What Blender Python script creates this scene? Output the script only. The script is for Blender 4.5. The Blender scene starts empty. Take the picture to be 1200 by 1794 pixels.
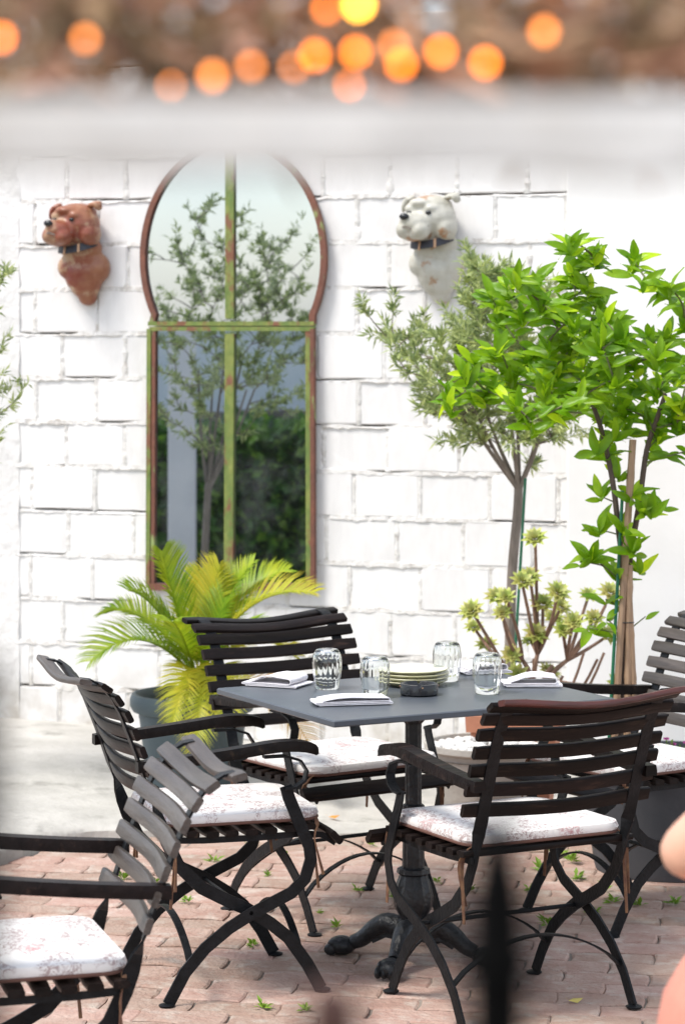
import bpy, math, random
from mathutils import Vector, Matrix, Euler, noise
R = math.radians
rnd = random.Random(7)
sc = bpy.context.scene
COL = sc.collection

# ------------------------------------------------------------------ camera, world, sun
F, HZ, CH = 4667.0, 560.0, 1.80          # focal length in photo pixels, horizon row, eye height
cam = bpy.data.cameras.new('camera'); co = bpy.data.objects.new('camera', cam); COL.objects.link(co)
co.location = (0, 0, CH); co.rotation_euler = (R(90), 0, 0)
cam.sensor_fit = 'VERTICAL'; cam.sensor_height = 36; cam.lens = F / 1794 * 36
cam.shift_y = -(897 - HZ) / 1794
cam.clip_start = .05; cam.clip_end = 400
cam.dof.use_dof = True; cam.dof.focus_distance = 7.05; cam.dof.aperture_fstop = 5.4
sc.camera = co
W = bpy.data.worlds.new('World'); sc.world = W; W.use_nodes = True
SUN_EL, SUN_AZ = 58, 238                  # degrees; azimuth clockwise from +Y
nt = W.node_tree; sky = nt.nodes.new('ShaderNodeTexSky'); sky.sky_type = 'NISHITA'; sky.sun_disc = False
sky.sun_elevation = R(SUN_EL); sky.sun_rotation = R(SUN_AZ)
sky.air_density = 1.0; sky.dust_density = 1.5; sky.ozone_density = 1.0
bg = nt.nodes['Background']; 
# thin bright cloud over the whole sky
_tc = nt.nodes.new('ShaderNodeTexCoord'); _nz = nt.nodes.new('ShaderNodeTexNoise'); _nz.inputs['Scale'].default_value = 2.6; _nz.inputs['Detail'].default_value = 7; _nz.inputs['Roughness'].default_value = .6
nt.links.new(_tc.outputs['Generated'], _nz.inputs[0]); _mr = nt.nodes.new('ShaderNodeMapRange')
_mr.inputs[1].default_value = .3; _mr.inputs[2].default_value = .72; _mr.inputs[3].default_value = .35; _mr.inputs[4].default_value = .85; nt.links.new(_nz.outputs[0], _mr.inputs[0])
_mx = nt.nodes.new('ShaderNodeMix'); _mx.data_type = 'RGBA'; nt.links.new(_mr.outputs[0], _mx.inputs[0]); nt.links.new(sky.outputs[0], _mx.inputs[6]); _mx.inputs[7].default_value = (3.12, 3.1, 3.1, 1)
nt.links.new(_mx.outputs[2], bg.inputs[0]); bg.inputs[1].default_value = .15
sl = bpy.data.lights.new('sun', 'SUN'); so = bpy.data.objects.new('sun', sl); COL.objects.link(so)
sl.energy = 1.45; sl.angle = R(16); sl.color = (1, .955, .89)
d = Vector((math.sin(R(SUN_AZ)) * math.cos(R(SUN_EL)), math.cos(R(SUN_AZ)) * math.cos(R(SUN_EL)), math.sin(R(SUN_EL))))
so.rotation_euler = d.to_track_quat('Z', 'Y').to_euler(); so.location = (-3, -3, 8)
sc.view_settings.view_transform = 'Standard'; sc.view_settings.look = 'None'
sc.view_settings.exposure = 1.38; sc.view_settings.gamma = 1
try: sc.view_settings.use_curve_mapping = False
except Exception: pass
cy = sc.cycles
cy.max_bounces = 10; cy.transparent_max_bounces = 12; cy.transmission_bounces = 10; cy.caustics_reflective = False
cy.sample_clamp_indirect = 6

# ------------------------------------------------------------------ pixel <-> place
def P(px, py, Y): return Vector(((px - 600) / F * Y, Y, CH - (py - HZ) / F * Y))
def G(px, py, z=0.0): return P(px, py, F * (CH - z) / (py - HZ))
YAW = R(18.8); W0 = Vector((0, 11.04, 0))
RV = Vector((math.cos(YAW), -math.sin(YAW), 0)); NV = Vector((-math.sin(YAW), -math.cos(YAW), 0))
def wl(s, t, z): return W0 + RV * s + NV * t + Vector((0, 0, z))
def onwall(px, py, t=0.0):
    dr = Vector(((px - 600) / F, 1, -(py - HZ) / F)); o = Vector((0, 0, CH))
    k = (W0 + NV * t - o).dot(NV) / dr.dot(NV); p = o + dr * k
    return (p - W0).dot(RV), p.z
def topix(p): return 600 + F * p.x / p.y, HZ + F * (CH - p.z) / p.y

# ------------------------------------------------------------------ mesh helpers
class MB:
    def __init__(s): s.v = []; s.f = []
    def add(s, vs, fs):
        o = len(s.v); s.v += [tuple(v) for v in vs]; s.f += [tuple(i + o for i in f) for f in fs]; return s
    def box(s, c, d, rot=None, ch=0.0):
        hx, hy, hz = d[0] / 2, d[1] / 2, d[2] / 2
        if ch <= 0:
            vs = [Vector((x, y, z)) for x in (-hx, hx) for y in (-hy, hy) for z in (-hz, hz)]
            fs = [(0, 1, 3, 2), (4, 6, 7, 5), (0, 4, 5, 1), (2, 3, 7, 6), (0, 2, 6, 4), (1, 5, 7, 3)]
        else:
            vs = []; ring = [(-hx + ch, -hy), (hx - ch, -hy), (hx, -hy + ch), (hx, hy - ch), (hx - ch, hy), (-hx + ch, hy), (-hx, hy - ch), (-hx, -hy + ch)]
            for z, k in ((-hz, ch), (-hz + ch, 0), (hz - ch, 0), (hz, ch)):
                for x, y in ring:
                    vs.append(Vector((x - math.copysign(min(k, abs(x)), x) , y - math.copysign(min(k, abs(y)), y), z)))
            fs = [tuple(range(7, -1, -1)), tuple(range(24, 32))]
            for r in range(3):
                for i in range(8):
                    j = (i + 1) % 8; fs.append((r * 8 + i, r * 8 + j, r * 8 + 8 + j, r * 8 + 8 + i))
        m = rot.to_matrix() if rot is not None else Matrix.Identity(3)
        return s.add([m @ v + Vector(c) for v in vs], fs)
    def tube(s, pts, rad, n=8, cap=True):
        pts = [Vector(p) for p in pts]
        rads = rad if isinstance(rad, (list, tuple)) else [rad] * len(pts)
        vs = []; up = None
        for i, p in enumerate(pts):
            t = (pts[min(i + 1, len(pts) - 1)] - pts[max(i - 1, 0)])
            if t.length < 1e-9: t = Vector((0, 0, 1))
            t.normalize()
            if up is None: up = Vector((0, 0, 1)) if abs(t.z) < .9 else Vector((1, 0, 0))
            a = (up - t * up.dot(t))
            if a.length < 1e-6: a = t.orthogonal()
            a.normalize(); b = t.cross(a); up = a
            for k in range(n):
                q = 2 * math.pi * k / n; vs.append(p + (a * math.cos(q) + b * math.sin(q)) * rads[i])
        fs = []
        for i in range(len(pts) - 1):
            for k in range(n):
                j = (k + 1) % n; fs.append((i * n + k, i * n + j, i * n + n + j, i * n + n + k))
        if cap: fs += [tuple(range(n - 1, -1, -1)), tuple(range((len(pts) - 1) * n, len(pts) * n))]
        return s.add(vs, fs)
    def lathe(s, prof, n=24, c=(0, 0, 0), rib=0.0, nr=0, cap=True, sx=1, sy=1):
        vs = []; c = Vector(c)
        for r, z in prof:
            for k in range(n):
                q = 2 * math.pi * k / n; rr = r * (1 + rib * math.cos(nr * q)) if nr else r
                vs.append(c + Vector((rr * math.cos(q) * sx, rr * math.sin(q) * sy, z)))
        fs = []
        for i in range(len(prof) - 1):
            for k in range(n):
                j = (k + 1) % n; fs.append((i * n + k, i * n + j, i * n + n + j, i * n + n + k))
        if cap: fs += [tuple(range(n - 1, -1, -1)), tuple(range((len(prof) - 1) * n, len(prof) * n))]
        return s.add(vs, fs)
    def ball(s, c, r, rot=None, nu=12, nv=8):
        r = (r, r, r) if not isinstance(r, (tuple, list)) else r
        m = rot.to_matrix() if rot is not None else Matrix.Identity(3); c = Vector(c)
        vs = [c + m @ Vector((0, 0, -r[2]))]
        for i in range(1, nv):
            a = -math.pi / 2 + math.pi * i / nv
            for k in range(nu):
                q = 2 * math.pi * k / nu
                vs.append(c + m @ Vector((r[0] * math.cos(a) * math.cos(q), r[1] * math.cos(a) * math.sin(q), r[2] * math.sin(a))))
        vs.append(c + m @ Vector((0, 0, r[2]))); fs = []
        for k in range(nu): fs.append((0, 1 + (k + 1) % nu, 1 + k))
        for i in range(nv - 2):
            for k in range(nu):
                j = (k + 1) % nu; o = 1 + i * nu; fs.append((o + k, o + j, o + nu + j, o + nu + k))
        o = 1 + (nv - 2) * nu
        for k in range(nu): fs.append((o + k, o + (k + 1) % nu, len(vs) - 1))
        return s.add(vs, fs)
    def strap(s, pts, width, th, side=Vector((1, 0, 0)), ang=None):
        """flat iron: width lies along `side`, turned by ang[i] degrees round the path"""
        pts = [Vector(p) for p in pts]; n = len(pts); vs = []
        for i, p in enumerate(pts):
            t = (pts[min(i + 1, n - 1)] - pts[max(i - 1, 0)]).normalized()
            sd = (side - t * side.dot(t)).normalized(); nn = t.cross(sd)
            a = R(ang[i]) if ang else 0
            w = sd * math.cos(a) + nn * math.sin(a); q = t.cross(w)
            w = w * width / 2; q = q * th / 2
            vs += [p - w - q, p + w - q, p + w + q, p - w + q]
        fs = [(0, 3, 2, 1), tuple(range(4 * n - 4, 4 * n))]
        for i in range(n - 1):
            for k in range(4):
                j = (k + 1) % 4; fs.append((4 * i + k, 4 * i + j, 4 * i + 4 + j, 4 * i + 4 + k))
        return s.add(vs, fs)
    def prism(s, poly, z0, z1):
        n = len(poly)
        vs = [Vector((x, y, z0)) for x, y in poly] + [Vector((x, y, z1)) for x, y in poly]
        fs = [tuple(range(n - 1, -1, -1)), tuple(range(n, 2 * n))] + [(i, (i + 1) % n, n + (i + 1) % n, n + i) for i in range(n)]
        return s.add(vs, fs)
    def mesh(s, name, m, smooth=True, sharp=35):
        me = bpy.data.meshes.new(name); me.from_pydata(s.v, [], s.f); me.update()
        if m is not None: me.materials.append(m)
        if smooth:
            me.shade_smooth()
            if sharp: me.set_sharp_from_angle(angle=R(sharp))
        return me
    def build(s, name, m, parent=None, smooth=True, sharp=35, loc=(0, 0, 0), rot=None):
        return put(name, s.mesh(name, m, smooth, sharp), parent, loc, rot)

def put(name, me, parent=None, loc=(0, 0, 0), rot=None):
    o = bpy.data.objects.new(name, me); COL.objects.link(o); o.location = loc
    if rot is not None: o.rotation_euler = rot
    if parent is not None: o.parent = parent
    return o
def tag(o, label=None, cat=None, group=None, kind=None):
    if label: o['label'] = label
    if cat: o['category'] = cat
    if group: o['group'] = group
    if kind: o['kind'] = kind
    return o
def empty(name, loc=(0, 0, 0), rz=0.0):
    o = bpy.data.objects.new(name, None); COL.objects.link(o); o.location = loc; o.rotation_euler = (0, 0, rz); o.empty_display_size = .1
    return o
def smooth_path(pts, k=4):
    """Catmull-Rom through the points"""
    pts = [Vector(p) for p in pts]; out = []
    for i in range(len(pts) - 1):
        p0, p1, p2, p3 = pts[max(i - 1, 0)], pts[i], pts[i + 1], pts[min(i + 2, len(pts) - 1)]
        for j in range(k):
            t = j / k
            out.append(.5 * ((2 * p1) + (p2 - p0) * t + (2 * p0 - 5 * p1 + 4 * p2 - p3) * t * t + (3 * p1 - p0 - 3 * p2 + p3) * t ** 3))
    out.append(pts[-1]); return out
def lerp(a, b, t): return a + (b - a) * t
def copy_tree(o, parent=None):
    c = o.copy(); COL.objects.link(c); c.parent = parent
    for ch in list(o.children): copy_tree(ch, c)
    return c

# ------------------------------------------------------------------ materials
def mat(name, col, col2=None, scale=8, rough=.6, metal=0, bump=0, bscale=60, detail=5, contrast=(.35, .65), rand=0, rand_isl=0,
        stretch=None, spec=None, trans=0, coat=0, third=None, third_scale=3, third_c=(.55, .7)):
    m = bpy.data.materials.new(name); m.use_nodes = True; n = m.node_tree.nodes; l = m.node_tree.links
    b = n['Principled BSDF']; b.inputs['Roughness'].default_value = rough; b.inputs['Metallic'].default_value = metal
    if spec is not None: b.inputs['Specular IOR Level'].default_value = spec
    if coat: b.inputs['Coat Weight'].default_value = coat; b.inputs['Coat Roughness'].default_value = .15
    tc = n.new('ShaderNodeTexCoord'); vec = tc.outputs['Object']
    oi = n.new('ShaderNodeObjectInfo')
    ad = n.new('ShaderNodeVectorMath'); ad.operation = 'ADD'; l.new(vec, ad.inputs[0])
    mu = n.new('ShaderNodeMath'); mu.operation = 'MULTIPLY'; mu.inputs[1].default_value = 37.0
    l.new(oi.outputs['Random'], mu.inputs[0]); l.new(mu.outputs[0], ad.inputs[1]); vec = ad.outputs[0]
    if stretch:
        mp = n.new('ShaderNodeMapping'); mp.inputs['Scale'].default_value = stretch; l.new(vec, mp.inputs[0]); vec = mp.outputs[0]
    out = None
    def rgb(c):
        r = n.new('ShaderNodeRGB'); r.outputs[0].default_value = (*c, 1); return r.outputs[0]
    def mixc(fac, a, bb):
        x = n.new('ShaderNodeMix'); x.data_type = 'RGBA'; l.new(fac, x.inputs[0]); l.new(a, x.inputs[6]); l.new(bb, x.inputs[7]); return x.outputs[2]
    def noisef(sc_, c, det=5):
        t = n.new('ShaderNodeTexNoise'); t.inputs['Scale'].default_value = sc_; t.inputs['Detail'].default_value = det; t.inputs['Roughness'].default_value = .62
        l.new(vec, t.inputs[0]); r = n.new('ShaderNodeMapRange'); r.inputs[1].default_value = c[0]; r.inputs[2].default_value = c[1]
        l.new(t.outputs[0], r.inputs[0]); return r.outputs[0]
    out = rgb(col)
    if col2 is not None:
        out = mixc(noisef(scale, contrast, detail), out, rgb(col2))
    if third is not None:
        out = mixc(noisef(third_scale, third_c, 6), out, rgb(third))
    if rand or rand_isl:
        hs = n.new('ShaderNodeHueSaturation'); mr = n.new('ShaderNodeMapRange'); k = rand or rand_isl
        if rand_isl:
            ge = n.new('ShaderNodeNewGeometry'); src = ge.outputs['Random Per Island']
        else: src = oi.outputs['Random']
        mr.inputs[3].default_value = 1 - k; mr.inputs[4].default_value = 1 + k; l.new(src, mr.inputs[0]); l.new(mr.outputs[0], hs.inputs['Value'])
        mr2 = n.new('ShaderNodeMapRange'); mr2.inputs[3].default_value = .5 + k * .05; mr2.inputs[4].default_value = .5 - k * .05
        l.new(src, mr2.inputs[0]); l.new(mr2.outputs[0], hs.inputs['Hue'])
        l.new(out, hs.inputs['Color']); out = hs.outputs[0]
    l.new(out, b.inputs['Base Color'])
    if bump:
        t = n.new('ShaderNodeTexNoise'); t.inputs['Scale'].default_value = bscale; t.inputs['Detail'].default_value = 6; l.new(vec, t.inputs[0])
        bp = n.new('ShaderNodeBump'); bp.inputs['Strength'].default_value = bump; bp.inputs['Distance'].default_value = .01; l.new(t.outputs[0], bp.inputs['Height'])
        l.new(bp.outputs[0], b.inputs['Normal'])
    if trans:
        tr = n.new('ShaderNodeBsdfTranslucent'); l.new(out, tr.inputs[0]); ms = n.new('ShaderNodeMixShader'); ms.inputs[0].default_value = trans
        l.new(b.outputs[0], ms.inputs[1]); l.new(tr.outputs[0], ms.inputs[2]); l.new(ms.outputs[0], n['Material Output'].inputs[0])
    return m

M = {}
M['block'] = mat('white painted block', (.80, .79, .78), (.74, .73, .72), 5, .8, bump=.14, bscale=16, stretch=(4, 1, 1), third=(.52, .49, .45), third_scale=8, third_c=(.68, .84), rand=.025)
M['mortar'] = mat('painted mortar', (.76, .75, .73), (.62, .6, .57), 18, .85, bump=.6, bscale=60, third=(.33, .29, .25), third_scale=20, third_c=(.55, .76))
M['joint'] = mat('raw joint', (.25, .21, .18), (.12, .1, .09), 20, .9)
M['plaster'] = mat('white plaster', (.80, .795, .785), (.75, .74, .725), 2.5, .75, bump=.12, bscale=25)
M['rough_plaster'] = mat('old plaster', (.76, .75, .74), (.66, .65, .63), 6, .85, bump=.8, bscale=22)
M['concrete'] = mat('concrete', (.52, .5, .46), (.40, .385, .35), 3.5, .9, bump=.6, bscale=30, third=(.27, .26, .23), third_scale=5, third_c=(.58, .72))
M['ground'] = mat('packed sand', (.30, .26, .22), (.22, .19, .16), 6, .95, bump=.5)
M['paver'] = mat('red paver', (.36, .225, .175), (.43, .31, .25), 12, .85, bump=.9, bscale=70, rand=.14, third=(.50, .435, .37), third_scale=13, third_c=(.52, .74))
M['slat_dark'] = mat('dark varnished wood', (.0065, .0048, .0045), (.013, .009, .008), 30, .40, bump=.25, bscale=60, stretch=(.15, 1, 1), third=(.045, .028, .020), third_scale=40, third_c=(.58, .78), rand=.25, spec=.12)
M['slat_grey'] = mat('weathered wood', (.075, .062, .054), (.045, .037, .032), 40, .42, bump=.35, bscale=70, stretch=(.08, 1, 1), rand=.15, third=(.10, .084, .072), third_scale=45, third_c=(.55, .75))
M['slat_red'] = mat('worn red varnish', (.10, .026, .020), (.035, .014, .012), 20, .35, stretch=(.2, 1, 1), bump=.2)
M['iron'] = mat('black iron', (.007, .008, .009), (.014, .015, .017), 30, .45, spec=.18, metal=.1, bump=.2, bscale=120, third=(.25, .25, .24), third_scale=190, third_c=(.76, .8))
M['cast'] = mat('cast iron', (.010, .011, .0125), (.024, .026, .029), 25, .38, metal=.15, spec=.45, bump=.5, bscale=70)
M['tabletop'] = mat('slate laminate', (.072, .083, .098), (.088, .10, .115), 5, .33, bump=.08, bscale=150, third=(.11, .12, .13), third_scale=13, third_c=(.6, .75))
M['terracotta'] = mat('terracotta', (.48, .20, .115), (.40, .165, .10), 6, .8, bump=.2)
M['slatepot'] = mat('slate blue pot', (.048, .072, .085), (.06, .088, .10), 6, .55, bump=.1)
M['darkpot'] = mat('dark tub', (.05, .056, .066), (.065, .07, .08), 6, .6, bump=.1)
M['stonebowl'] = mat('grey stone bowl', (.42, .40, .36), (.34, .32, .29), 8, .8, bump=.3)
M['soil'] = mat('soil', (.06, .045, .035), (.1, .08, .06), 30, .95, bump=.8)
M['pebble'] = mat('white pebble', (.74, .73, .70), (.62, .6, .58), 12, .7, rand_isl=.12)
M['bark'] = mat('grey bark', (.27, .225, .19), (.17, .14, .115), 25, .85, bump=.6, bscale=70, stretch=(1, 1, .3))
M['bark_dark'] = mat('brown bark', (.12, .082, .06), (.075, .055, .042), 25, .8, bump=.6, bscale=70, stretch=(1, 1, .3))
M['bamboo'] = mat('bamboo', (.40, .265, .16), (.26, .165, .10), 14, .55, stretch=(3, 3, .4), bump=.2)
M['greenstake'] = mat('green plastic stake', (.01, .13, .06), None, rough=.4)
M['citrus'] = mat('citrus leaf', (.27, .50, .010), (.43, .63, .018), 12, .35, rand=.5, trans=.5, spec=.4)
M['citrus_twig'] = mat('green twig', (.15, .2, .05), (.1, .08, .05), 20, .7)
M['olive'] = mat('olive leaf', (.31, .38, .155), (.44, .52, .20), 9, .5, rand_isl=.45, trans=.35)
M['aeonium'] = mat('rosette leaf', (.36, .47, .09), (.46, .42, .14), 25, .45, rand_isl=.22, trans=.2)
M['succ_stem'] = mat('brown succulent stem', (.27, .155, .10), (.18, .11, .075), 30, .7, bump=.4)
M['palm_a'] = mat('green palm leaflet', (.22, .40, .015), (.40, .48, .02), 5, .4, rand_isl=.22, trans=.42)
M['palm_b'] = mat('yellow palm leaflet', (.60, .52, .04), (.42, .48, .03), 5, .45, rand_isl=.2, trans=.42)
M['palm_c'] = mat('dry palm leaflet', (.62, .43, .17), (.55, .33, .14), 6, .6, rand_isl=.2, trans=.35)
M['hedge'] = mat('hedge leaf', (.04, .12, .014), (.10, .25, .02), 5, .5, rand_isl=.75, trans=.25)
M['weed'] = mat('weed leaf', (.14, .28, .03), (.2, .34, .03), 15, .6, rand_isl=.25, trans=.3)
M['green_frame'] = mat('peeling green paint', (.115, .18, .04), (.22, .25, .06), 25, .6, bump=.5, bscale=60, third=(.20, .085, .045), third_scale=13, third_c=(.53, .62), stretch=(1, 1, .5))
M['rust_frame'] = mat('rusted paint', (.20, .075, .045), (.13, .055, .038), 22, .7, bump=.5, bscale=60, third=(.27, .34, .12), third_scale=11, third_c=(.6, .68), stretch=(1, 1, .5))
M['reddog'] = mat('red dog paint', (.21, .045, .028), (.30, .135, .07), 8, .38, bump=.4, bscale=25, third=(.40, .26, .16), third_scale=11, third_c=(.53, .64))
M['whitedog'] = mat('white dog paint', (.52, .51, .455), (.40, .385, .32), 11, .42, bump=.5, bscale=25, third=(.34, .19, .10), third_scale=9, third_c=(.57, .63))
M['black'] = mat('black gloss', (.012, .013, .016), None, rough=.25)
M['leather'] = mat('collar leather', (.016, .018, .026), (.03, .03, .04), 30, .5)
M['brass'] = mat('dull brass', (.45, .27, .16), None, rough=.45, metal=.7)
M['napkin'] = mat('white napkin', (.80, .775, .79), (.76, .73, .75), 30, .85, bump=.25, bscale=500)
M['plate'] = mat('cream glaze', (.66, .66, .52), None, rough=.25)
M['plate_rim'] = mat('olive plate edge', (.54, .52, .33), (.46, .43, .24), 20, .4)
M['ashtray'] = mat('black ashtray', (.012, .012, .014), None, rough=.22)
M['tie'] = mat('brown tie', (.12, .055, .035), (.22, .12, .06), 50, .8)
M['piping'] = mat('brown piping', (.12, .055, .04), None, rough=.8)
M['rail_paint'] = mat('black railing', (.003, .003, .003), None, rough=.7, spec=.03)
M['rust'] = mat('rusty cap', (.06, .018, .012), (.045, .016, .01), 30, .7)
M['whitewash'] = mat('whitewashed post', (.66, .64, .61), None, rough=.8)
M['valance'] = mat('white cotton', (.84, .83, .81), (.74, .71, .67), 24, .9, trans=.45)
M['rod'] = mat('dark wood rod', (.06, .032, .024), (.1, .06, .04), 20, .6)
M['twig'] = mat('dry twig', (.30, .17, .09), (.5, .35, .22), 9, .8, rand_isl=.5)
M['dryleaf'] = mat('dry leaf', (.42, .26, .14), (.62, .48, .36), 12, .8, rand_isl=.6, trans=.3)
M['wire'] = mat('thin wire', (.03, .03, .03), None, rough=.5)
M['skin'] = mat('skin', (.62, .34, .23), (.66, .37, .26), 10, .5)
M['skirt'] = mat('salmon cloth', (.62, .25, .18), (.56, .22, .16), 30, .9, bump=.2, bscale=300)
M['top'] = mat('cream shirt', (.62, .58, .5), None, rough=.9)
M['hair'] = mat('brown hair', (.07, .04, .025), None, rough=.5)
M['petal'] = mat('pink petal', (.52, .10, .36), None, rough=.6, trans=.2)
M['farwall'] = mat('pale blue render', (.80, .83, .86), (.72, .76, .80), 1.2, .85)
M['white_post'] = mat('white painted post', (.74, .74, .74), None, rough=.6)
M['yleaf'] = mat('fallen yellow leaf', (.55, .45, .12), None, rough=.7)
M['oleaf'] = mat('fallen orange leaf', (.60, .27, .05), None, rough=.7)

def cushion_mat():
    m = bpy.data.materials.new('floral cotton'); m.use_nodes = True; n = m.node_tree.nodes; l = m.node_tree.links
    b = n['Principled BSDF']; b.inputs['Roughness'].default_value = .85
    tc = n.new('ShaderNodeTexCoord'); oi = n.new('ShaderNodeObjectInfo'); ad = n.new('ShaderNodeVectorMath'); ad.operation = 'ADD'
    mu = n.new('ShaderNodeMath'); mu.operation = 'MULTIPLY'; mu.inputs[1].default_value = 19; l.new(oi.outputs['Random'], mu.inputs[0])
    l.new(tc.outputs['Object'], ad.inputs[0]); l.new(mu.outputs[0], ad.inputs[1]); v = ad.outputs[0]
    def nz(s, a, bb, det=3, rough=.6, dist=0):
        t = n.new('ShaderNodeTexNoise'); t.inputs['Scale'].default_value = s; t.inputs['Detail'].default_value = det; t.inputs['Roughness'].default_value = rough; t.inputs['Distortion'].default_value = dist
        l.new(v, t.inputs[0]); r = n.new('ShaderNodeMapRange'); r.inputs[1].default_value = a; r.inputs[2].default_value = bb; l.new(t.outputs[0], r.inputs[0]); return r.outputs[0]
    def vo(s, a, bb, feat='F1'):
        t = n.new('ShaderNodeTexVoronoi'); t.feature = feat; t.inputs['Scale'].default_value = s; l.new(v, t.inputs[0])
        r = n.new('ShaderNodeMapRange'); r.inputs[1].default_value = a; r.inputs[2].default_value = bb; l.new(t.outputs['Distance'], r.inputs[0]); return r.outputs[0]
    def mul(a, bb):
        x = n.new('ShaderNodeMath'); x.operation = 'MULTIPLY'; l.new(a, x.inputs[0]); l.new(bb, x.inputs[1]); return x.outputs[0]
    def mix(f, a, bb):
        x = n.new('ShaderNodeMix'); x.data_type = 'RGBA'; l.new(f, x.inputs[0])
        for k, c in ((6, a), (7, bb)):
            if isinstance(c, tuple): x.inputs[k].default_value = (*c, 1)
            else: l.new(c, x.inputs[k])
        return x.outputs[2]
    sprig = mul(nz(11, .46, .53), nz(70, .47, .56, 4, .65, 1.8))
    rose = mul(mul(vo(7.5, .30, .22), nz(55, .46, .56, 3, .6, 2.5)), nz(4.1, .46, .52))
    heart = mul(vo(7.5, .14, .07), nz(4.1, .46, .52))
    c = mix(sprig, (.74, .725, .70), (.40, .32, .31))
    c = mix(rose, c, (.50, .34, .335)); c = mix(mul(heart, nz(60, .4, .6)), c, (.34, .10, .12))
    l.new(c, b.inputs['Base Color'])
    t = n.new('ShaderNodeTexNoise'); t.inputs['Scale'].default_value = 11; t.inputs['Distortion'].default_value = 1.2; t.inputs['Detail'].default_value = 4; l.new(v, t.inputs[0])
    bp = n.new('ShaderNodeBump'); bp.inputs['Strength'].default_value = .6; bp.inputs['Distance'].default_value = .01; l.new(t.outputs[0], bp.inputs['Height']); l.new(bp.outputs[0], b.inputs['Normal'])
    return m
M['cushion'] = cushion_mat()
def splash(m):
    """earth splashed on the foot of the wall, and grey weather stains"""
    n = m.node_tree.nodes; l = m.node_tree.links; b = n['Principled BSDF']; src = b.inputs['Base Color'].links[0].from_socket
    g = n.new('ShaderNodeNewGeometry'); sp = n.new('ShaderNodeSeparateXYZ'); l.new(g.outputs['Position'], sp.inputs[0])
    r = n.new('ShaderNodeMapRange'); r.inputs[1].default_value = .42; r.inputs[2].default_value = .02; r.inputs[3].default_value = 0; r.inputs[4].default_value = .9; l.new(sp.outputs['Z'], r.inputs[0])
    t = n.new('ShaderNodeTexNoise'); t.inputs['Scale'].default_value = 9; t.inputs['Detail'].default_value = 8; l.new(g.outputs['Position'], t.inputs[0])
    r2 = n.new('ShaderNodeMapRange'); r2.inputs[1].default_value = .42; r2.inputs[2].default_value = .68; l.new(t.outputs[0], r2.inputs[0])
    mu = n.new('ShaderNodeMath'); mu.operation = 'MULTIPLY'; l.new(r.outputs[0], mu.inputs[0]); l.new(r2.outputs[0], mu.inputs[1])
    x = n.new('ShaderNodeMix'); x.data_type = 'RGBA'; l.new(mu.outputs[0], x.inputs[0]); l.new(src, x.inputs[6]); x.inputs[7].default_value = (.42, .38, .32, 1)
    mp = n.new('ShaderNodeMapping'); mp.inputs['Scale'].default_value = (1.1, 1.1, .45); l.new(g.outputs['Position'], mp.inputs[0])
    t3 = n.new('ShaderNodeTexNoise'); t3.inputs['Scale'].default_value = 2.2; t3.inputs['Detail'].default_value = 9; t3.inputs['Roughness'].default_value = .7; l.new(mp.outputs[0], t3.inputs[0])
    r3 = n.new('ShaderNodeMapRange'); r3.inputs[1].default_value = .52; r3.inputs[2].default_value = .78; r3.inputs[4].default_value = .55; l.new(t3.outputs[0], r3.inputs[0])
    y = n.new('ShaderNodeMix'); y.data_type = 'RGBA'; l.new(r3.outputs[0], y.inputs[0]); l.new(x.outputs[2], y.inputs[6]); y.inputs[7].default_value = (.6, .585, .565, 1)
    l.new(y.outputs[2], b.inputs['Base Color'])
for k in ('block', 'mortar', 'rough_plaster'): splash(M[k])
def glass_mat():
    m = bpy.data.materials.new('clear glass'); m.use_nodes = True; b = m.node_tree.nodes['Principled BSDF']
    b.inputs['Base Color'].default_value = (.97, .99, .985, 1); b.inputs['Roughness'].default_value = .01
    b.inputs['Transmission Weight'].default_value = 1; b.inputs['IOR'].default_value = 1.48; return m
M['glass'] = glass_mat()
def mirror_mat():
    m = bpy.data.materials.new('old mirror glass'); m.use_nodes = True; n = m.node_tree.nodes; l = m.node_tree.links
    b = n['Principled BSDF']; b.inputs['Base Color'].default_value = (.46, .52, .575, 1); b.inputs['Metallic'].default_value = 1; b.inputs['Roughness'].default_value = .012
    dd = n.new('ShaderNodeBsdfDiffuse'); dd.inputs[0].default_value = (.55, .58, .6, 1)
    t = n.new('ShaderNodeTexNoise'); t.inputs['Scale'].default_value = 7; t.inputs['Detail'].default_value = 8
    tc = n.new('ShaderNodeTexCoord'); l.new(tc.outputs['Object'], t.inputs[0])
    r = n.new('ShaderNodeMapRange'); r.inputs[1].default_value = .45; r.inputs[2].default_value = .8; r.inputs[3].default_value = .01; r.inputs[4].default_value = .10
    l.new(t.outputs[0], r.inputs[0]); ms = n.new('ShaderNodeMixShader'); l.new(r.outputs[0], ms.inputs[0]); l.new(b.outputs[0], ms.inputs[1]); l.new(dd.outputs[0], ms.inputs[2])
    l.new(ms.outputs[0], n['Material Output'].inputs[0]); return m
M['mirror'] = mirror_mat()
def glow(name, col, s):
    m = bpy.data.materials.new(name); m.use_nodes = True; b = m.node_tree.nodes['Principled BSDF']
    b.inputs['Base Color'].default_value = (*col, 1); b.inputs['Emission Color'].default_value = (*col, 1); b.inputs['Emission Strength'].default_value = s; return m

# ------------------------------------------------------------------ ground, slab, pavers
g = MB(); g.add([(-80, -60, -.03), (80, -60, -.03), (80, 120, -.03), (-80, 120, -.03)], [(0, 1, 2, 3)])
tag(g.build('ground', M['ground'], smooth=False), kind='structure')

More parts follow.
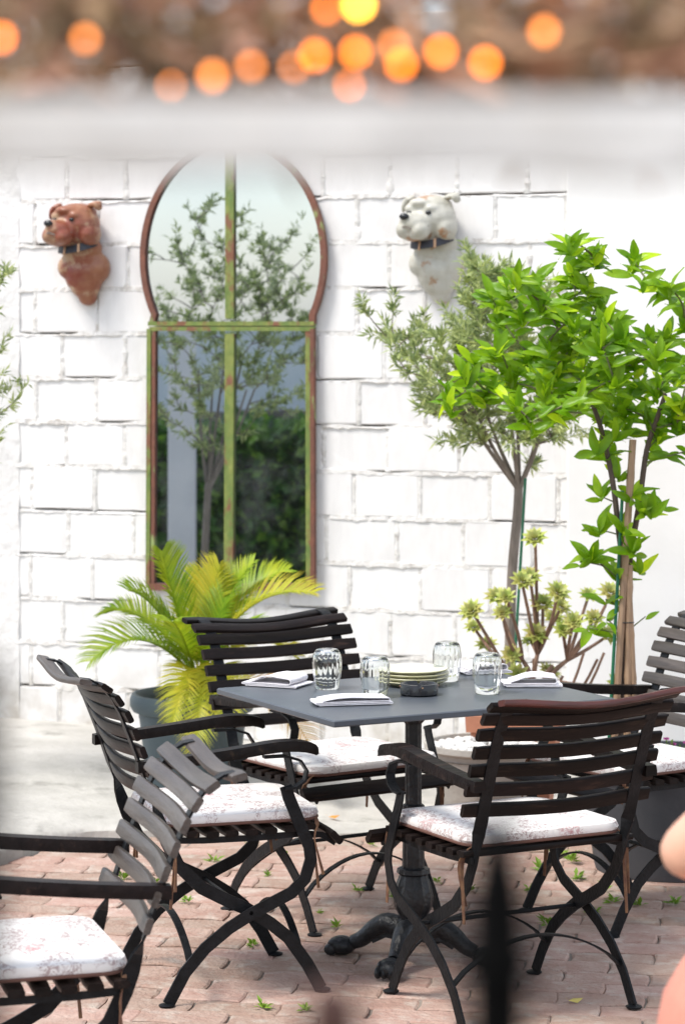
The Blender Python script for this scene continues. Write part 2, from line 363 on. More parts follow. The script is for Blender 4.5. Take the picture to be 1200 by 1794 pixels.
EDGE = [G(-150, 1560), G(-60, 1530), G(0, 1516), G(28, 1508), G(52, 1497), G(85, 1486), G(129, 1477), G(170, 1470), G(230, 1468), G(330, 1466), G(480, 1466), G(620, 1464), G(700, 1466), G(860, 1472), G(1000, 1478), G(1120, 1482), G(1300, 1486), G(1600, 1490)]
def slab_edge_y(x):
    for a, b in zip(EDGE, EDGE[1:]):
        if a.x <= x <= b.x: return lerp(a.y, b.y, (x - a.x) / (b.x - a.x))
    return EDGE[0].y if x < EDGE[0].x else EDGE[-1].y
def concrete_slab():
    m = MB(); nx = 130; ny = 14; x0, x1 = -2.6, 2.6
    for i in range(nx + 1):
        x = lerp(x0, x1, i / nx); ye = slab_edge_y(x) + .03 * noise.noise((x * 9, 0, 3)) + .012 * noise.noise((x * 40, 0, 3)); yw = 11.04 - math.tan(YAW) * x + .1
        h = lerp(.055, .008, min(1, max(0, (x + 1.3) / 1.1)))
        for j in range(ny + 1):
            t = j / ny; y = lerp(ye, yw, t ** 1.3); z = h + .012 * noise.noise((x * 3, y * 3, 0)) + (.02 if x < 0 else 0) * min(1, t * 3)
            if j == 0: z = -.02
            elif j == 1: y = ye + .006 + .012 * noise.noise((x * 25, 5, 0)); z = h * .8
            elif j == 2: y = ye + .035
            m.v.append((x, y, z))
    for i in range(nx):
        for j in range(ny): a = i * (ny + 1) + j; m.f.append((a, a + ny + 1, a + ny + 2, a + 1))
    return tag(m.build('concrete_slab', M['concrete'], sharp=50), kind='structure')
concrete_slab()

def pavers():
    root = empty('paved_floor'); tag(root, kind='structure')
    LX, LY, ROT = .235, .117, R(-9)
    base = []
    zz = .009; k = 4
    # interlocking outline: zigzag long edges and short edges
    def outline(sh):
        hx, hy = LX / 2 - sh, LY / 2 - sh; pts = []
        xs = [-hx, -hx * .52, 0, hx * .52, hx]
        zg = [0, zz, 0, zz, 0]
        for x, q in zip(xs, zg): pts.append((x, -hy + q - zz / 2))
        pts.append((hx + zz * .5, 0))
        for x, q in zip(reversed(xs), zg): pts.append((x, hy + q - zz / 2))
        pts.append((-hx + zz * .5, 0)); return pts
    def paver_mesh():
        o1, o2 = outline(.0022), outline(.0075); n = len(o1)
        vs = [(x, y, -.05) for x, y in o1] + [(x, y, -.0035) for x, y in o1] + [(x + rnd.uniform(-.0015, .0015), y + rnd.uniform(-.0015, .0015), 0) for x, y in o2]
        fs = [tuple(range(2 * n, 3 * n))]
        for r in (0, n):
            for i in range(n): fs.append((r + i, r + (i + 1) % n, r + n + (i + 1) % n, r + n + i))
        return MB().add(vs, fs)
    mbs = [paver_mesh() for _ in range(6)]; meshes = [m.mesh('paver', M['paver'], False) for m in mbs]
    ca, sa = math.cos(ROT), math.sin(ROT); spots = []
    for j in range(-45, 60):
        for i in range(-22, 22):
            u = i * LX + (LX / 2 if j % 2 else 0); v = j * LY
            x = u * ca - v * sa; y = u * sa + v * ca + 8.0
            if y < 4.5 or y > slab_edge_y(x) + .12 or abs(x) > 2.4: continue
            px, py = topix(Vector((x, y, 0)))
            vis = -60 < px < 1260 and py < 1840
            spots.append((0 if vis else 1, y, x, px, py))
    spots.sort(key=lambda q: (q[0], q[1])); far = MB()
    for q, (nv, y, x, px, py) in enumerate(spots):
        z = .006 * noise.noise((x * 2, y * 2, 7)) + rnd.uniform(-.0035, .0030); k = rnd.randrange(6)
        rot = Euler((R(rnd.uniform(-.9, .9)), R(rnd.uniform(-.7, .7)), ROT + R(rnd.uniform(-1.8, 1.8)) + (math.pi if rnd.random() < 0 else 0)))
        if q < 300 and not nv: put('paver', meshes[k], root, (x + rnd.uniform(-.003, .003), y + rnd.uniform(-.003, .003), z), rot)
        else:
            mm = Matrix.Translation((x, y, z)) @ rot.to_matrix().to_4x4()
            far.add([mm @ Vector(v) for v in mbs[k].v], mbs[k].f)
    o = far.build('more_pavers', M['paver'], root, False); tag(o, kind='stuff')
    s = MB(); s.add([(-2.6, 4.3, -.009), (2.6, 4.3, -.009), (2.6, 10.2, -.009), (-2.6, 10.2, -.009)], [(0, 1, 2, 3)])
    s.build('joint_sand', M['ground'], root, False)
pavers()

# ------------------------------------------------------------------ block wall
S_L, S_R = onwall(35, 900)[0], onwall(997, 900)[0]
def block_wall():
    root = empty('block_wall', W0, -YAW); tag(root, 'long wall of white painted blocks with rough open joints behind the table', 'wall')
    top = 3.05; s0, s1 = S_L - .02, S_R + .25
    PITCH, BL = .19, .293
    zj = [.032 + PITCH * k for k in range(0, 17)]
    m = MB(); m.box(((s0 + s1) / 2, .13, top / 2), (s1 - s0, .2, top)); m.build('wall_core', M['joint'], root, False)
    sref = onwall(683, 790)[0]
    mo = MB()
    def wob(x, z, s=1.0): return noise.noise((x * 22, z * 22, 4)) * s + .5 * s * noise.noise((x * 61, z * 61, 9))
    for r, z0 in enumerate(zj[:-1]):
        z1 = z0 + PITCH
        if z0 > 2.95: break
        off = sref + (BL / 2 if (r % 2) == 1 else 0) + rnd.uniform(-.02, .02)
        i0 = int(math.floor((s0 - off) / BL)) - 1; edges = []
        for i in range(i0, i0 + 20):
            e = off + i * BL + rnd.uniform(-.012, .012)
            if s0 < e < s1: edges.append(e)
        edges = [s0] + edges + [s1]
        edges = [e for k, e in enumerate(edges) if k == 0 or k == len(edges) - 1 or (e - s0 > .05 and s1 - e > .05)]
        for a, b in zip(edges, edges[1:]):
            jw = rnd.uniform(.002, .0055); jh = rnd.uniform(.002, .005)
            xa, xb, za, zb = a + jw, b - jw, z0 + jh, z1 - rnd.uniform(.003, .006)
            dpt = rnd.uniform(-.005, .005); n_ = 10
            # front face ring with nicked corners, bevel, sides
            ring = []
            def edge(p, q, nn):
                for t in range(nn):
                    k = t / nn; ring.append((lerp(p[0], q[0], k), lerp(p[1], q[1], k)))
            c = lambda: rnd.uniform(.002, .012)
            c1, c2, c3, c4 = c(), c(), c(), c()
            pts = [(xa + c1, za), (xb - c2, za), (xb, za + c2), (xb, zb - c3), (xb - c3, zb), (xa + c4, zb), (xa, zb - c4), (xa, za + c1)]
            for p, q, nn in zip(pts, pts[1:] + pts[:1], (3, 1, 2, 1, 3, 1, 2, 1)): edge(p, q, nn)
            cx, cz = (xa + xb) / 2, (za + zb) / 2; N = len(ring); vs = []
            for x, z in ring: vs.append((x - cx, .05, z - cz))
            for x, z in ring: vs.append((x - cx + rnd.uniform(-.002, .002), dpt + .006, z - cz + rnd.uniform(-.002, .002)))
            for x, z in ring:
                dx, dz = cx - x, cz - z; L = math.hypot(dx, dz); k = .007 / L
                vs.append((x - cx + dx * k, dpt + rnd.uniform(-.0012, .0012), z - cz + dz * k))
            fs = [tuple(range(3 * N - 1, 2 * N - 1, -1))]
            for q in (0, N):
                for i in range(N): fs.append((q + i, q + N + i, q + N + (i + 1) % N, q + (i + 1) % N))
            MB().add(vs, fs).build('block', M['block'], root, False, 50, (cx, 0, cz))
            # vertical joint filled with mortar, patchy
            nseg = 9
            if b < s1 - .01:
                full = rnd.random() < .7; prev = None
                for t in range(nseg + 1):
                    z = lerp(z0, z1, t / nseg); dep = -.002 + .008 * abs(wob(b, z, 1.0)) + (0 if full else .02 * max(0, wob(b * 3, z * .4, 1)))
                    w = .011 + .018 * abs(wob(b + 3, z, 1)); cur = [(b - w, dep + .008, z), (b - w * .45, dep - .001, z), (b + w * .45, dep, z), (b + w, dep + .008, z)]
                    if prev: o = len(mo.v); mo.v += prev + cur; mo.f += [(o + k, o + k + 1, o + 5 + k, o + 4 + k) for k in range(3)]
                    prev = cur
        # bed joint: ragged ribbon of mortar; where its upper lip falls short, a dark slot shows
        n = int((s1 - s0) / .018); prev = None
        for t in range(n + 1):
            x = lerp(s0, s1, t / n); q = noise.noise((x * 3.3, r * 7.7, 1)); gap = max(0, q - .09) * .055
            gap = min(gap, .014)
            lo = z0 - .014 - .016 * abs(wob(x, r, 1)); hi = z0 + .011 - gap + .006 * abs(wob(x + 9, r, 1)) * (0 if gap > .003 else 1)
            dep = -.003 + .009 * abs(wob(x, r + 5, 1))
            # the joint sits below the upper course
            cur = [(x, dep + .012, lo), (x, dep - .002, lo + .006), (x, dep, hi - .004), (x, .045 if gap > .003 else dep + .012, hi)]
            if prev: o = len(mo.v); mo.v += prev + cur; mo.f += [(o + k, o + 4 + k, o + 5 + k, o + 1 + k) for k in range(3)]
            prev = cur
    o = mo.build('mortar', M['mortar'], root, True, 60); tag(o, kind='stuff')
block_wall()

def plaster_wall():
    root = empty('plaster_wall', W0, -YAW); tag(root, 'smooth white rendered wall standing right of the painted blocks', 'wall')
    m = MB(); m.box((S_R + 1.5, .10, 1.6), (3.0, .30, 3.24), ch=.008); m.build('rendered_face', M['plaster'], root)
plaster_wall()
def corner_pier():
    root = empty('corner_pier', W0, -YAW); tag(root, 'rough old plastered pier at the left end of the block wall', 'pier')
    m = MB(); nx, nz = 24, 60; x0, x1 = S_L - 1.2, S_L
    for j in range(nz + 1):
        for i in range(nx + 1):
            x = lerp(x0, x1, i / nx) + (.012 * noise.noise((j * .4, 2, 2)) if i == nx else 0); z = lerp(-.03, 3.2, j / nz)
            m.v.append((x, -.004 + .010 * noise.noise((x * 9, z * 9, 0)) + .008 * noise.noise((x * 30, z * 30, 0)), z))
        m.v.append((x1 + .012 * noise.noise((j * .4, 2, 2)) + .003, .10, lerp(-.03, 3.2, j / nz)))
    k = nx + 2
    for j in range(nz):
        for i in range(nx + 1): a = j * k + i; m.f.append((a, a + 1, a + k + 1, a + k))
    o = len(m.v); m.v += [(x0, .3, -.03), (x1, .3, -.03), (x0, .3, 3.2), (x1, .3, 3.2)]
    m.build('plaster_face', M['rough_plaster'], root, True, 60)
corner_pier()

# ------------------------------------------------------------------ arched mirror
def arched_mirror():
    root = empty('arched_mirror', W0, -YAW)
    tag(root, 'tall keyhole arched mirror with peeling green and rusty metal frame on block wall', 'mirror')
    T = .035
    def w(px, py): s, z = onwall(px, py, T); return Vector((s, -T, z))
    arch = []
    cx, cy_, a = 410, 452, 158
    for k in range(0, 61):
        q = lerp(-math.radians(213), math.radians(33), k / 60)
        b = 205
        arch.append(w(cx + a * math.cos(q) * (1 if True else 1), cy_ + b * math.sin(q)))
    # ends pulled to the shoulders of the cross bar
    arch[0] = w(268, 567); arch[-1] = w(548, 567)
    side = Vector((0, 1, 0))
    m = MB(); m.strap(arch, .03, .024, side); m.build('arch_frame', M['rust_frame'], root)
    def bar(name, p, q, wd, mt, th=.03):
        m = MB(); m.strap([p.lerp(q, k / 6) for k in range(7)], th, wd, side); return m.build(name, mt, root)
    L0, L1 = w(268, 576), w(266, 1030); R0, R1 = w(545, 576), w(546, 1030)
    bar('side_post', L0 - Vector((.012, 0, 0)), L1 - Vector((.012, 0, 0)), .019, M['green_frame']); bar('side_post', L0 + Vector((.009, .002, 0)), L1 + Vector((.009, .002, 0)), .016, M['rust_frame'], .028)
    bar('side_post', R0 + Vector((.008, 0, 0)), R1 + Vector((.008, 0, 0)), .016, M['rust_frame']); bar('side_post', R0 - Vector((.011, -.002, 0)), R1 - Vector((.011, -.002, 0)), .02, M['green_frame'], .028)
    bar('cross_bar', w(262, 567), w(552, 567), .018, M['green_frame'], .032); bar('cross_bar', w(264, 576), w(551, 576), .018, M['green_frame'], .028)
    bar('mullion', w(404, 252), w(404, 558), .038, M['green_frame'], .026); bar('mullion', w(404, 585), w(402, 1030), .040, M['green_frame'], .026)
    bar('bottom_rail', w(262, 1028), w(550, 1028), .03, M['rust_frame'])
    mid = 30
    def pane(pts, tilt):
        c = sum(pts, Vector()) / len(pts); n = len(pts)
        vs = [(p.x - c.x, 0, p.z - c.z) for p in pts] + [(p.x - c.x, .004, p.z - c.z) for p in pts]
        fs = [tuple(range(n)), tuple(range(2 * n - 1, n - 1, -1))] + [(i, n + i, n + (i + 1) % n, (i + 1) % n) for i in range(n)]
        o = MB().add(vs, fs).build('mirror_pane', M['mirror'], root, False, 35, (c.x, -T + .004, c.z), (R(tilt[0]), 0, R(tilt[1])))
    up = [w(404, 567)] + arch[:mid + 1]; pane(up[::-1], (.0, .0))
    pane((arch[mid:] + [w(404, 567)])[::-1], (.05, .12))
    pane([L0, L1, w(403, 1030), w(404, 576)], (-.05, .03)); pane([w(404, 576), w(403, 1030), R1, R0], (.02, -.06))
    m = MB(); p = w(410, 800); m.box((p.x, -.010, w(400, 800).z), (.66, .014, 1.0)); m.build('backboard', M['rust'], root, False)
arched_mirror()

# what the mirror looks at, across the courtyard
def reflected(px, py, L):
    dr = Vector(((px - 600) / F, 1, -(py - HZ) / F)).normalized(); o = Vector((0, 0, CH)); pl = W0 + NV * .035
    k = (pl - o).dot(NV) / dr.dot(NV); hit = o + dr * k; d2 = dr - NV * 2 * dr.dot(NV)
    return hit + d2 * (L - k)
def leafquad(m, p, d, n, L, w, fold=.25):
    d = d.normalized(); s = d.cross(n)
    if s.length < 1e-5: s = d.orthogonal()
    s.normalize(); n = s.cross(d)
    m.add([p, p + d * L * .45 + s * w / 2 + n * w * fold, p + d * L - n * L * .08, p + d * L * .45 - s * w / 2 + n * w * fold, p + d * L * .5], [(0, 1, 4), (1, 2, 4), (2, 3, 4), (3, 0, 4)])
def rv(r=rnd): 
    while True:
        v = Vector((r.uniform(-1, 1), r.uniform(-1, 1), r.uniform(-1, 1)))
        if .05 < v.length < 1: return v.normalized()
def courtyard_far_side():
    c = reflected(410, 600, 17.2); c.z = 0
    root = empty('clipped_hedge', c, -YAW); tag(root, 'dark green clipped hedge seen in the arched mirror', 'hedge')
    m = MB()
    for i in range(9000):
        x, y, z = rnd.uniform(-1.6, 1.6), rnd.uniform(-.35, .35), rnd.uniform(.02, 1.1) 
        k = rnd.random()
        if k < .5: y = .33 + rnd.uniform(-.08, .06) + .09 * noise.noise((x * 3, z * 3, 0))
        elif k < .7: z = 1.08 + rnd.uniform(-.1, .05) + .06 * noise.noise((x * 4, y * 4, 0))
        leafquad(m, Vector((x, y, z)), rv(), rv(), rnd.uniform(.06, .15), rnd.uniform(.035, .08))
    o = m.build('foliage', M['hedge'], root, False); tag(o, kind='stuff')
    m = MB(); m.box((0, -.02, .5), (3.0, .40, .92)); m.build('inner_growth', M['hedge'], root, False)
    m = MB()
    for x in (-1.2, -.4, .4, 1.2): m.tube([(x, 0, 0), (x + .05, 0, .5), (x, .05, .9)], [.03, .02, .01], 6)
    m.build('stem', M['bark_dark'], root)
    c = reflected(410, 600, 18.2); c.z = 0
    root = empty('garden_wall', c, -YAW); tag(root, 'pale blue grey garden wall behind the hedge, seen in the arched mirror', 'wall')
    m = MB(); m.box((0, -.2, .875), (6.0, .3, 1.75)); m.build('wall_face', M['farwall'], root, False)
    m = MB(); m.box((.3, -.02, 1.16), (2.2, .09, .04)); m.build('ledge', M['joint'], root, False)
    c = reflected(320, 800, 15.6); c.z = 0
    root = empty('white_post', c, -YAW - R(16)); tag(root, 'slim white square post in front of the hedge, seen in the mirror', 'post')
    m = MB(); m.box((0, 0, .875), (.155, .12, 1.75), ch=.006); m.build('shaft', M['white_post'], root)
    m = MB(); m.box((0, 0, .05), (.22, .18, .10), ch=.006); m.build('foot', M['white_post'], root)
courtyard_far_side()

# ------------------------------------------------------------------ chairs
CHC = {}
SL = [(-.228, .873), (-.176, .853), (-.147, .816), (-.122, .772), (-.102, .724), (-.083, .676), (-.064, .624), (-.046, .57)]
def slat_mesh(name, L, hgt, th, bow, mt, key):
    k = (key, mt.name, round(L, 3))
    if k in CHC: return CHC[k]
    m = MB(); n = 10; h, t = hgt / 2, th / 2; c = min(h, t) * .62
    sec = [(-h + c, -t), (h - c, -t), (h - c * .3, -t + c * .3), (h, -t + c), (h, t - c), (h - c * .3, t - c * .3), (h - c, t), (-h + c, t), (-h + c * .3, t - c * .3), (-h, t - c), (-h, -t + c), (-h + c * .3, -t + c * .3)]
    N = len(sec)
    for i in range(n + 1):
        x = lerp(-L / 2, L / 2, i / n); b = -bow * math.sin(math.pi * i / n) ** 1.6; sc_ = .9 if i in (0, n) else 1
        if i == 0: x += 0
        for z, y in sec: m.v.append((x, y * sc_ + b, z * sc_))
    for i in range(n):
        for q in range(N): m.f.append((i * N + q, i * N + N + q, i * N + N + (q + 1) % N, i * N + (q + 1) % N))
    m.f += [tuple(range(N)), tuple(range((n + 1) * N - 1, n * N - 1, -1))]
    CHC[k] = m.mesh(name, mt, True, 40); return CHC[k]
U0 = .215
def make_chair(label, loc, facing, mt_back, mt_seat, mt_arm, mt_top, wscale=1.0, group='slatted garden armchairs round the courtyard tables'):
    rz = math.atan2(facing[1], facing[0]) - math.pi / 2
    root = empty('garden_armchair', (loc[0], loc[1], 0), rz); tag(root, label, 'armchair', group)
    Wd = wscale
    def pt(u, v, z): return (v * Wd, u - U0, z)
    BL = .53 * Wd
    for i, (u, z) in enumerate(SL):
        a, b = SL[max(i - 1, 0)], SL[min(i + 1, len(SL) - 1)]
        ang = math.atan2(a[0] - b[0], a[1] - b[1])
        if i == 0: ang = math.atan2(SL[0][0] - SL[1][0], SL[0][1] - SL[1][1]) - .15
        me = slat_mesh('back_slat', BL, .037, .017, .022, mt_top if i == 0 else mt_back, 'back')
        # mounted on the front of the uprights
        fw = Vector((0, math.cos(ang), math.sin(ang))) * .012
        put('back_slat', me, root, Vector(pt(u, 0, z)) + fw, (-ang if False else -ang, 0, R(rnd.uniform(-.3, .3))))
    for i in range(8):
        u = .015 + i * .0535; z = .447 - .006 * math.sin(math.pi * i / 7)
        put('seat_slat', slat_mesh('seat_slat', .485 * Wd, .038, .018, 0, mt_seat, 'seat'), root, pt(u, 0, z), (R(90) + R(rnd.uniform(-1.5, 1.5)), 0, 0))
    put('seat_slat', slat_mesh('seat_slat', .53 * Wd, .046, .02, 0, mt_seat, 'front'), root, pt(.458, 0, .418), (R(42), 0, 0))
    up = [(-.226, .864), (-.20, .860), (-.176, .846), (-.150, .816), (-.124, .772), (-.105, .724), (-.086, .676), (-.067, .624), (-.049, .57), (-.034, .53), (-.022, .50), (-.010, .465), (.004, .425), (.035, .362), (.10, .297), (.165, .262), (.226, .232), (.29, .19), (.34, .148), (.392, .075), (.43, .006)]
    ang = [0] * 9 + [10, 50, 90] + [90] * 9
    fr = [(.322, .56), (.330, .53), (.345, .495), (.368, .44), (.388, .395), (.392, .36), (.376, .31), (.338, .275), (.285, .252), (.226, .226), (.165, .193), (.10, .145), (.045, .085), (.0, .006)]
    fang = [90] * 14
    br = [(.26, .640), (.32, .640), (.362, .626), (.380, .598), (.374, .572), (.350, .556), (.318, .553)]
    for sgn in (-1, 1):
        for key, prof, v, an, nm, w_ in (('up', up, .212, ang, 'rear_upright', .034), ('fr', fr, .243, fang, 'front_leg_strap', .033), ('br', br, .243, None, 'arm_bracket', .026)):
            k = (key, sgn, Wd)
            if k not in CHC:
                m = MB(); m.strap([pt(u, v * sgn, z) for u, z in prof], w_, .006, ang=an); CHC[k] = m.mesh(nm, M['iron'], True, 30)
            put(nm, CHC[k], root)
        k = ('arm', sgn, Wd, mt_arm.name)
        if k not in CHC:
            m = MB(); pr = smooth_path([(-.085, .632), (.05, .642), (.18, .655), (.30, .668), (.37, .664), (.408, .652)], 3); n = len(pr)
            for i, p in enumerate(pr):
                u, z = p.x, p.y; hw = lerp(.019, .027, min(1, i / n * 1.6)) * (.75 if i == n - 1 else 1) * (.9 if i == 0 else 1); th = .014 * (.6 if i == n - 1 else 1)
                for dv, dz in ((-hw, -th), (hw, -th), (hw * 1.02, 0), (hw * .85, th), (-hw * .85, th), (-hw * 1.02, 0)): m.v.append(pt(u, .243 * sgn + dv / Wd, z + dz))
            for i in range(n - 1):
                for q in range(6): m.f.append((i * 6 + q, i * 6 + (q + 1) % 6, i * 6 + 6 + (q + 1) % 6, i * 6 + 6 + q))
            m.f += [tuple(range(5, -1, -1)), tuple(range(n * 6 - 6, n * 6))]; CHC[k] = m.mesh('armrest', mt_arm, True, 40)
        put('armrest', CHC[k], root)
        k = ('rail', sgn, Wd)
        if k not in CHC:
            m = MB(); m.strap([pt(u, .222 * sgn, z) for u, z in ((-.01, .431), (.1, .425), (.25, .423), (.38, .427), (.43, .420), (.468, .396))], .006, .016); CHC[k] = m.mesh('seat_rail', M['iron'], True, 30)
        put('seat_rail', CHC[k], root)
        for u, v in ((.435, .212), (-.004, .243)):
            if ('foot',) not in CHC:
                m = MB(); m.lathe([(.021, 0), (.022, .004), (.012, .008)], 10); CHC[('foot',)] = m.mesh('foot', M['iron'])
            put('foot', CHC[('foot',)], root, pt(u, v * sgn, .001))
    for nm, u0, v, z0, zt in (('front_brace', .372, .209, .10, .205), ('rear_brace', .062, .24, .10, .205)):
        k = (nm, Wd)
        if k not in CHC:
            m = MB(); arc = []
            for i in range(15):
                t = i / 14; arc.append(pt(u0, lerp(-v, v, t), z0 + (zt - z0) * math.sin(math.pi * t) ** .75))
            m.strap(arc, .020, .005, side=Vector((0, 1, 0))); CHC[k] = m.mesh(nm, M['iron'], True, 30)
        put(nm, CHC[k], root)
    k = ('bar', Wd)
    if k not in CHC:
        m = MB(); m.tube([pt(.226, -.246, .229), pt(.226, .246, .229)], .006, 8); CHC[k] = m.mesh('pivot_bar', M['iron'])
    put('pivot_bar', CHC[k], root)
    return root, rz
def make_cushion(label, loc, rz, rot=0, wscale=1.0, du=0.0):
    root = empty('seat_cushion', (loc[0], loc[1], .459), rz + R(rot)); tag(root, label, 'cushion', 'floral seat cushions on the armchairs')
    m = MB(); n = 22; hx, hy, T = .222 * wscale, .215, .042
    def sup(a, b): 
        # square grid with rounded corners
        r = .06; x, y = a * hx, b * hy
        cxx, cyy = hx - r, hy - r
        if abs(x) > cxx and abs(y) > cyy:
            dx, dy = (abs(x) - cxx) / r, (abs(y) - cyy) / r; mx = max(dx, dy); L = math.hypot(dx, dy)
            if L > 0: k = mx / L; x = math.copysign(cxx + dx * k * r, x); y = math.copysign(cyy + dy * k * r, y)
        return x, y
    seed = rnd.uniform(0, 99)
    for top in (1, 0):
        for j in range(n + 1):
            for i in range(n + 1):
                a, b = -1 + 2 * i / n, -1 + 2 * j / n; x, y = sup(a, b); e = max(abs(a), abs(b))
                if top: z = .028 + .017 * (1 - e ** 3.0) + .006 * noise.noise((x * 9 + seed, y * 9, 0)) * (1 - e ** 4)
                else: z = .006 - .005 * (1 - e ** 6)
                if top and e > .97: z = .030
                m.v.append((x, y + du, z))
    N = (n + 1) ** 2
    for j in range(n):
        for i in range(n):
            a = j * (n + 1) + i; m.f.append((a, a + 1, a + n + 2, a + n + 1)); m.f.append((N + a, N + a + n + 1, N + a + n + 2, N + a + 1))
    rim = [i for i in range(n + 1)] + [j * (n + 1) + n for j in range(1, n + 1)] + [n * (n + 1) + i for i in range(n - 1, -1, -1)] + [j * (n + 1) for j in range(n - 1, 0, -1)]
    o = len(m.v)
    for i in rim: x, y, z = m.v[i]; m.v.append((x * 1.022, (y - du) * 1.022 + du, .017))
    K = len(rim)
    for k in range(K): k2 = (k + 1) % K; m.f.append((rim[k2], rim[k], o + k, o + k2)); m.f.append((o + k2, o + k, N + rim[k], N + rim[k2]))
    cover = m.build('cover', M['cushion'], root, True, 50)
    pi = MB(); rp = [Vector(m.v[i]) * 1.0 for i in rim]; pi.tube([(p.x * 1.008, (p.y - du) * 1.008 + du, .006) for p in rp + rp[:1]], .0042, 6, False); pi.build('piping', M['piping'], root)
    for sx in (-1, 1):
        for sy in (-1, 1):
            t = MB(); x, y = sx * hx * .93, sy * hy * .94 + du
            ln = rnd.uniform(.12, .2)
            for q in (0, 1):
                pth = [(x, y, .008), (x + sx * .022, y - sy * .004 * q, -.008), (x + sx * (.028 + .01 * q), y - sy * .012, -.05), (x + sx * .030 + .012 * q, y + .01 * q, -.05 - ln * (1 - .3 * q))]
                t.strap(smooth_path(pth, 4), .008, .0025, side=Vector((0, 1, 0)), ang=[k * 14 for k in range(13)])
            t.build('tie', M['tie'], root)
    return root

D_, G_ = M['slat_dark'], M['slat_grey']
CH_A = make_chair('dark slatted armchair behind the table with its back to the palm pot', (-.015, 8.09), (.551, -.834), D_, D_, D_, D_, 1.06)
CH_B = make_chair('dark slatted armchair at the left end of the table, seen from its side', (-.33, 7.28), (.947, .321), D_, D_, D_, G_, 1.0)
CH_C = make_chair('weathered grey slatted armchair cut off by the lower left corner, turned away from the table', (-.703, 5.602), (-.967, -.255), G_, D_, D_, G_, 1.0)
CH_D = make_chair('dark slatted armchair with a worn reddish top slat in front of the table', (.431, 7.04), (-.467, .884), D_, D_, D_, M['slat_red'], 1.06)
CH_E = make_chair('greyish slatted armchair on the far right beside the dark tub', (.855, 8.05), (-.84, -.54), G_, D_, D_, G_, 1.0)
def cush(label, ch, off=0.0, rot=0, ws=1.0):
    r, rz = ch; f = Vector((-math.sin(rz), math.cos(rz), 0))
    return make_cushion(label, r.location + f * off, rz, rot, ws)
cush('pale floral cushion on the chair behind the table', CH_A, .0, 1, 1.06)
cush('pale floral cushion on the side-on chair at the left end of the table', CH_B, .005, -2)
cush('pale floral cushion on the cut-off chair in the lower left corner', CH_C, .0, 2)
cush('rose patterned cushion on the front chair with the reddish top slat', CH_D, .0, 0, 1.05)
cush('floral cushion on the far right chair beside the dark tub', CH_E, .0, 1)

# ------------------------------------------------------------------ table and what stands on it
TC, TR = Vector((.199, 7.49, 0)), math.atan2(.42, .783)
def cafe_table():
    root = empty('cafe_table', TC, TR); tag(root, 'square slate grey cafe table on a black cast iron pedestal with claw feet', 'table')
    m = MB(); m.box((0, 0, .741), (.885, .71, .018), ch=.003); m.build('tabletop', M['tabletop'], root, True, 30)
    m = MB(); m.box((0, 0, .724), (.34, .34, .014), ch=.003)
    m.build('top_bracket', M['cast'], root)
    m = MB(); prof = [(.058, .717), (.058, .700), (.034, .690), (.030, .672), (.0225, .664), (.0225, .44), (.030, .436), (.031, .424), (.027, .418), (.030, .30), (.031, .262), (.044, .258), (.046, .246), (.038, .240), (.047, .215), (.055, .18), (.052, .15), (.040, .128), (.038, .118), (.048, .112), (.050, .098), (.060, .092), (.062, .070), (.05, .060)][::-1]
    m.lathe(prof, 48, rib=.035, nr=12); m.build('column', M['cast'], root, True, 25)
    base = math.atan2(.066 * 1.1, -.214) - TR
    for k in range(4):
        m = MB(); path = smooth_path([(.035, 0, .085), (.075, 0, .098), (.115, 0, .080), (.150, 0, .050), (.18, 0, .036)], 4)
        m.tube(path, [lerp(.036, .020, (i / (len(path) - 1)) ** .7) for i in range(len(path))], 10)
        m.ball((.212, 0, .026), (.042, .038, .027), nu=14); 
        for q in (-1, -.33, .33, 1):
            m.ball((.238, q * .027, .017), (.019, .0105, .017), nu=8, nv=6); m.ball((.225, q * .024, .034), (.022, .009, .013), nu=8, nv=6)
        m.strap([(.03, 0, .06), (.08, 0, .066), (.12, 0, .046)], .022, .014, Vector((0, 1, 0)))
        m.build('claw_foot', M['cast'], root, True, 50, rot=(0, 0, base + k * math.pi / 2))
cafe_table()
ZT = .7505
def T(px, py): p = G(px, py, ZT); p.z = ZT; return p
def tumblers():
    prof_o = [(.033, 0), (.0345, .003), (.038, .03), (.0415, .055), (.0420, .075), (.0395, .095), (.034, .108), (.029, .1125), (.02, .114), (.001, .1142)]
    prof_i = [(.001, .1095), (.02, .109), (.0285, .1065), (.0335, .1035), (.0382, .093), (.0404, .075), (.0398, .055), (.0363, .03), (.0330, .003), (.033, 0)]
    m = MB(); n = 64; vs = []; full = prof_o + prof_i
    for q, (r, z) in enumerate(full):
        inn = q >= len(prof_o)
        for k in range(n):
            a = 2 * math.pi * k / n; rib = .0 if inn else .022 * max(0, math.cos(18 * a)) * min(1, max(0, (z - .012) / .03)); rr = r * (1 - .01 + rib) if not inn else r * .985
            m.v.append((rr * math.cos(a), rr * math.sin(a), z))
    L = len(full)
    for i in range(L - 1):
        for k in range(n):
            j = (k + 1) % n; m.f.append((i * n + k, i * n + j, i * n + n + j, i * n + n + k))
    me = m.mesh('tumbler', M['glass'], True, 0)
    gl = [(573, 1207, 'upturned ribbed tumbler on the left, between two napkins'), (657, 1222, 'upturned ribbed tumbler just left of the plate stack'),
          (783, 1193, 'upturned ribbed tumbler behind the right edge of the plate stack'), (853, 1215, 'upturned ribbed tumbler nearest the reddish chair top, rightmost on the table')]
    for i, (px, py, lab) in enumerate(gl):
        p = T(px, py); tag(put('tumbler', me, None, (p.x, p.y, ZT + .001), (0, 0, i * 1.3)), lab, 'glass', 'upturned tumblers on the table')
tumblers()
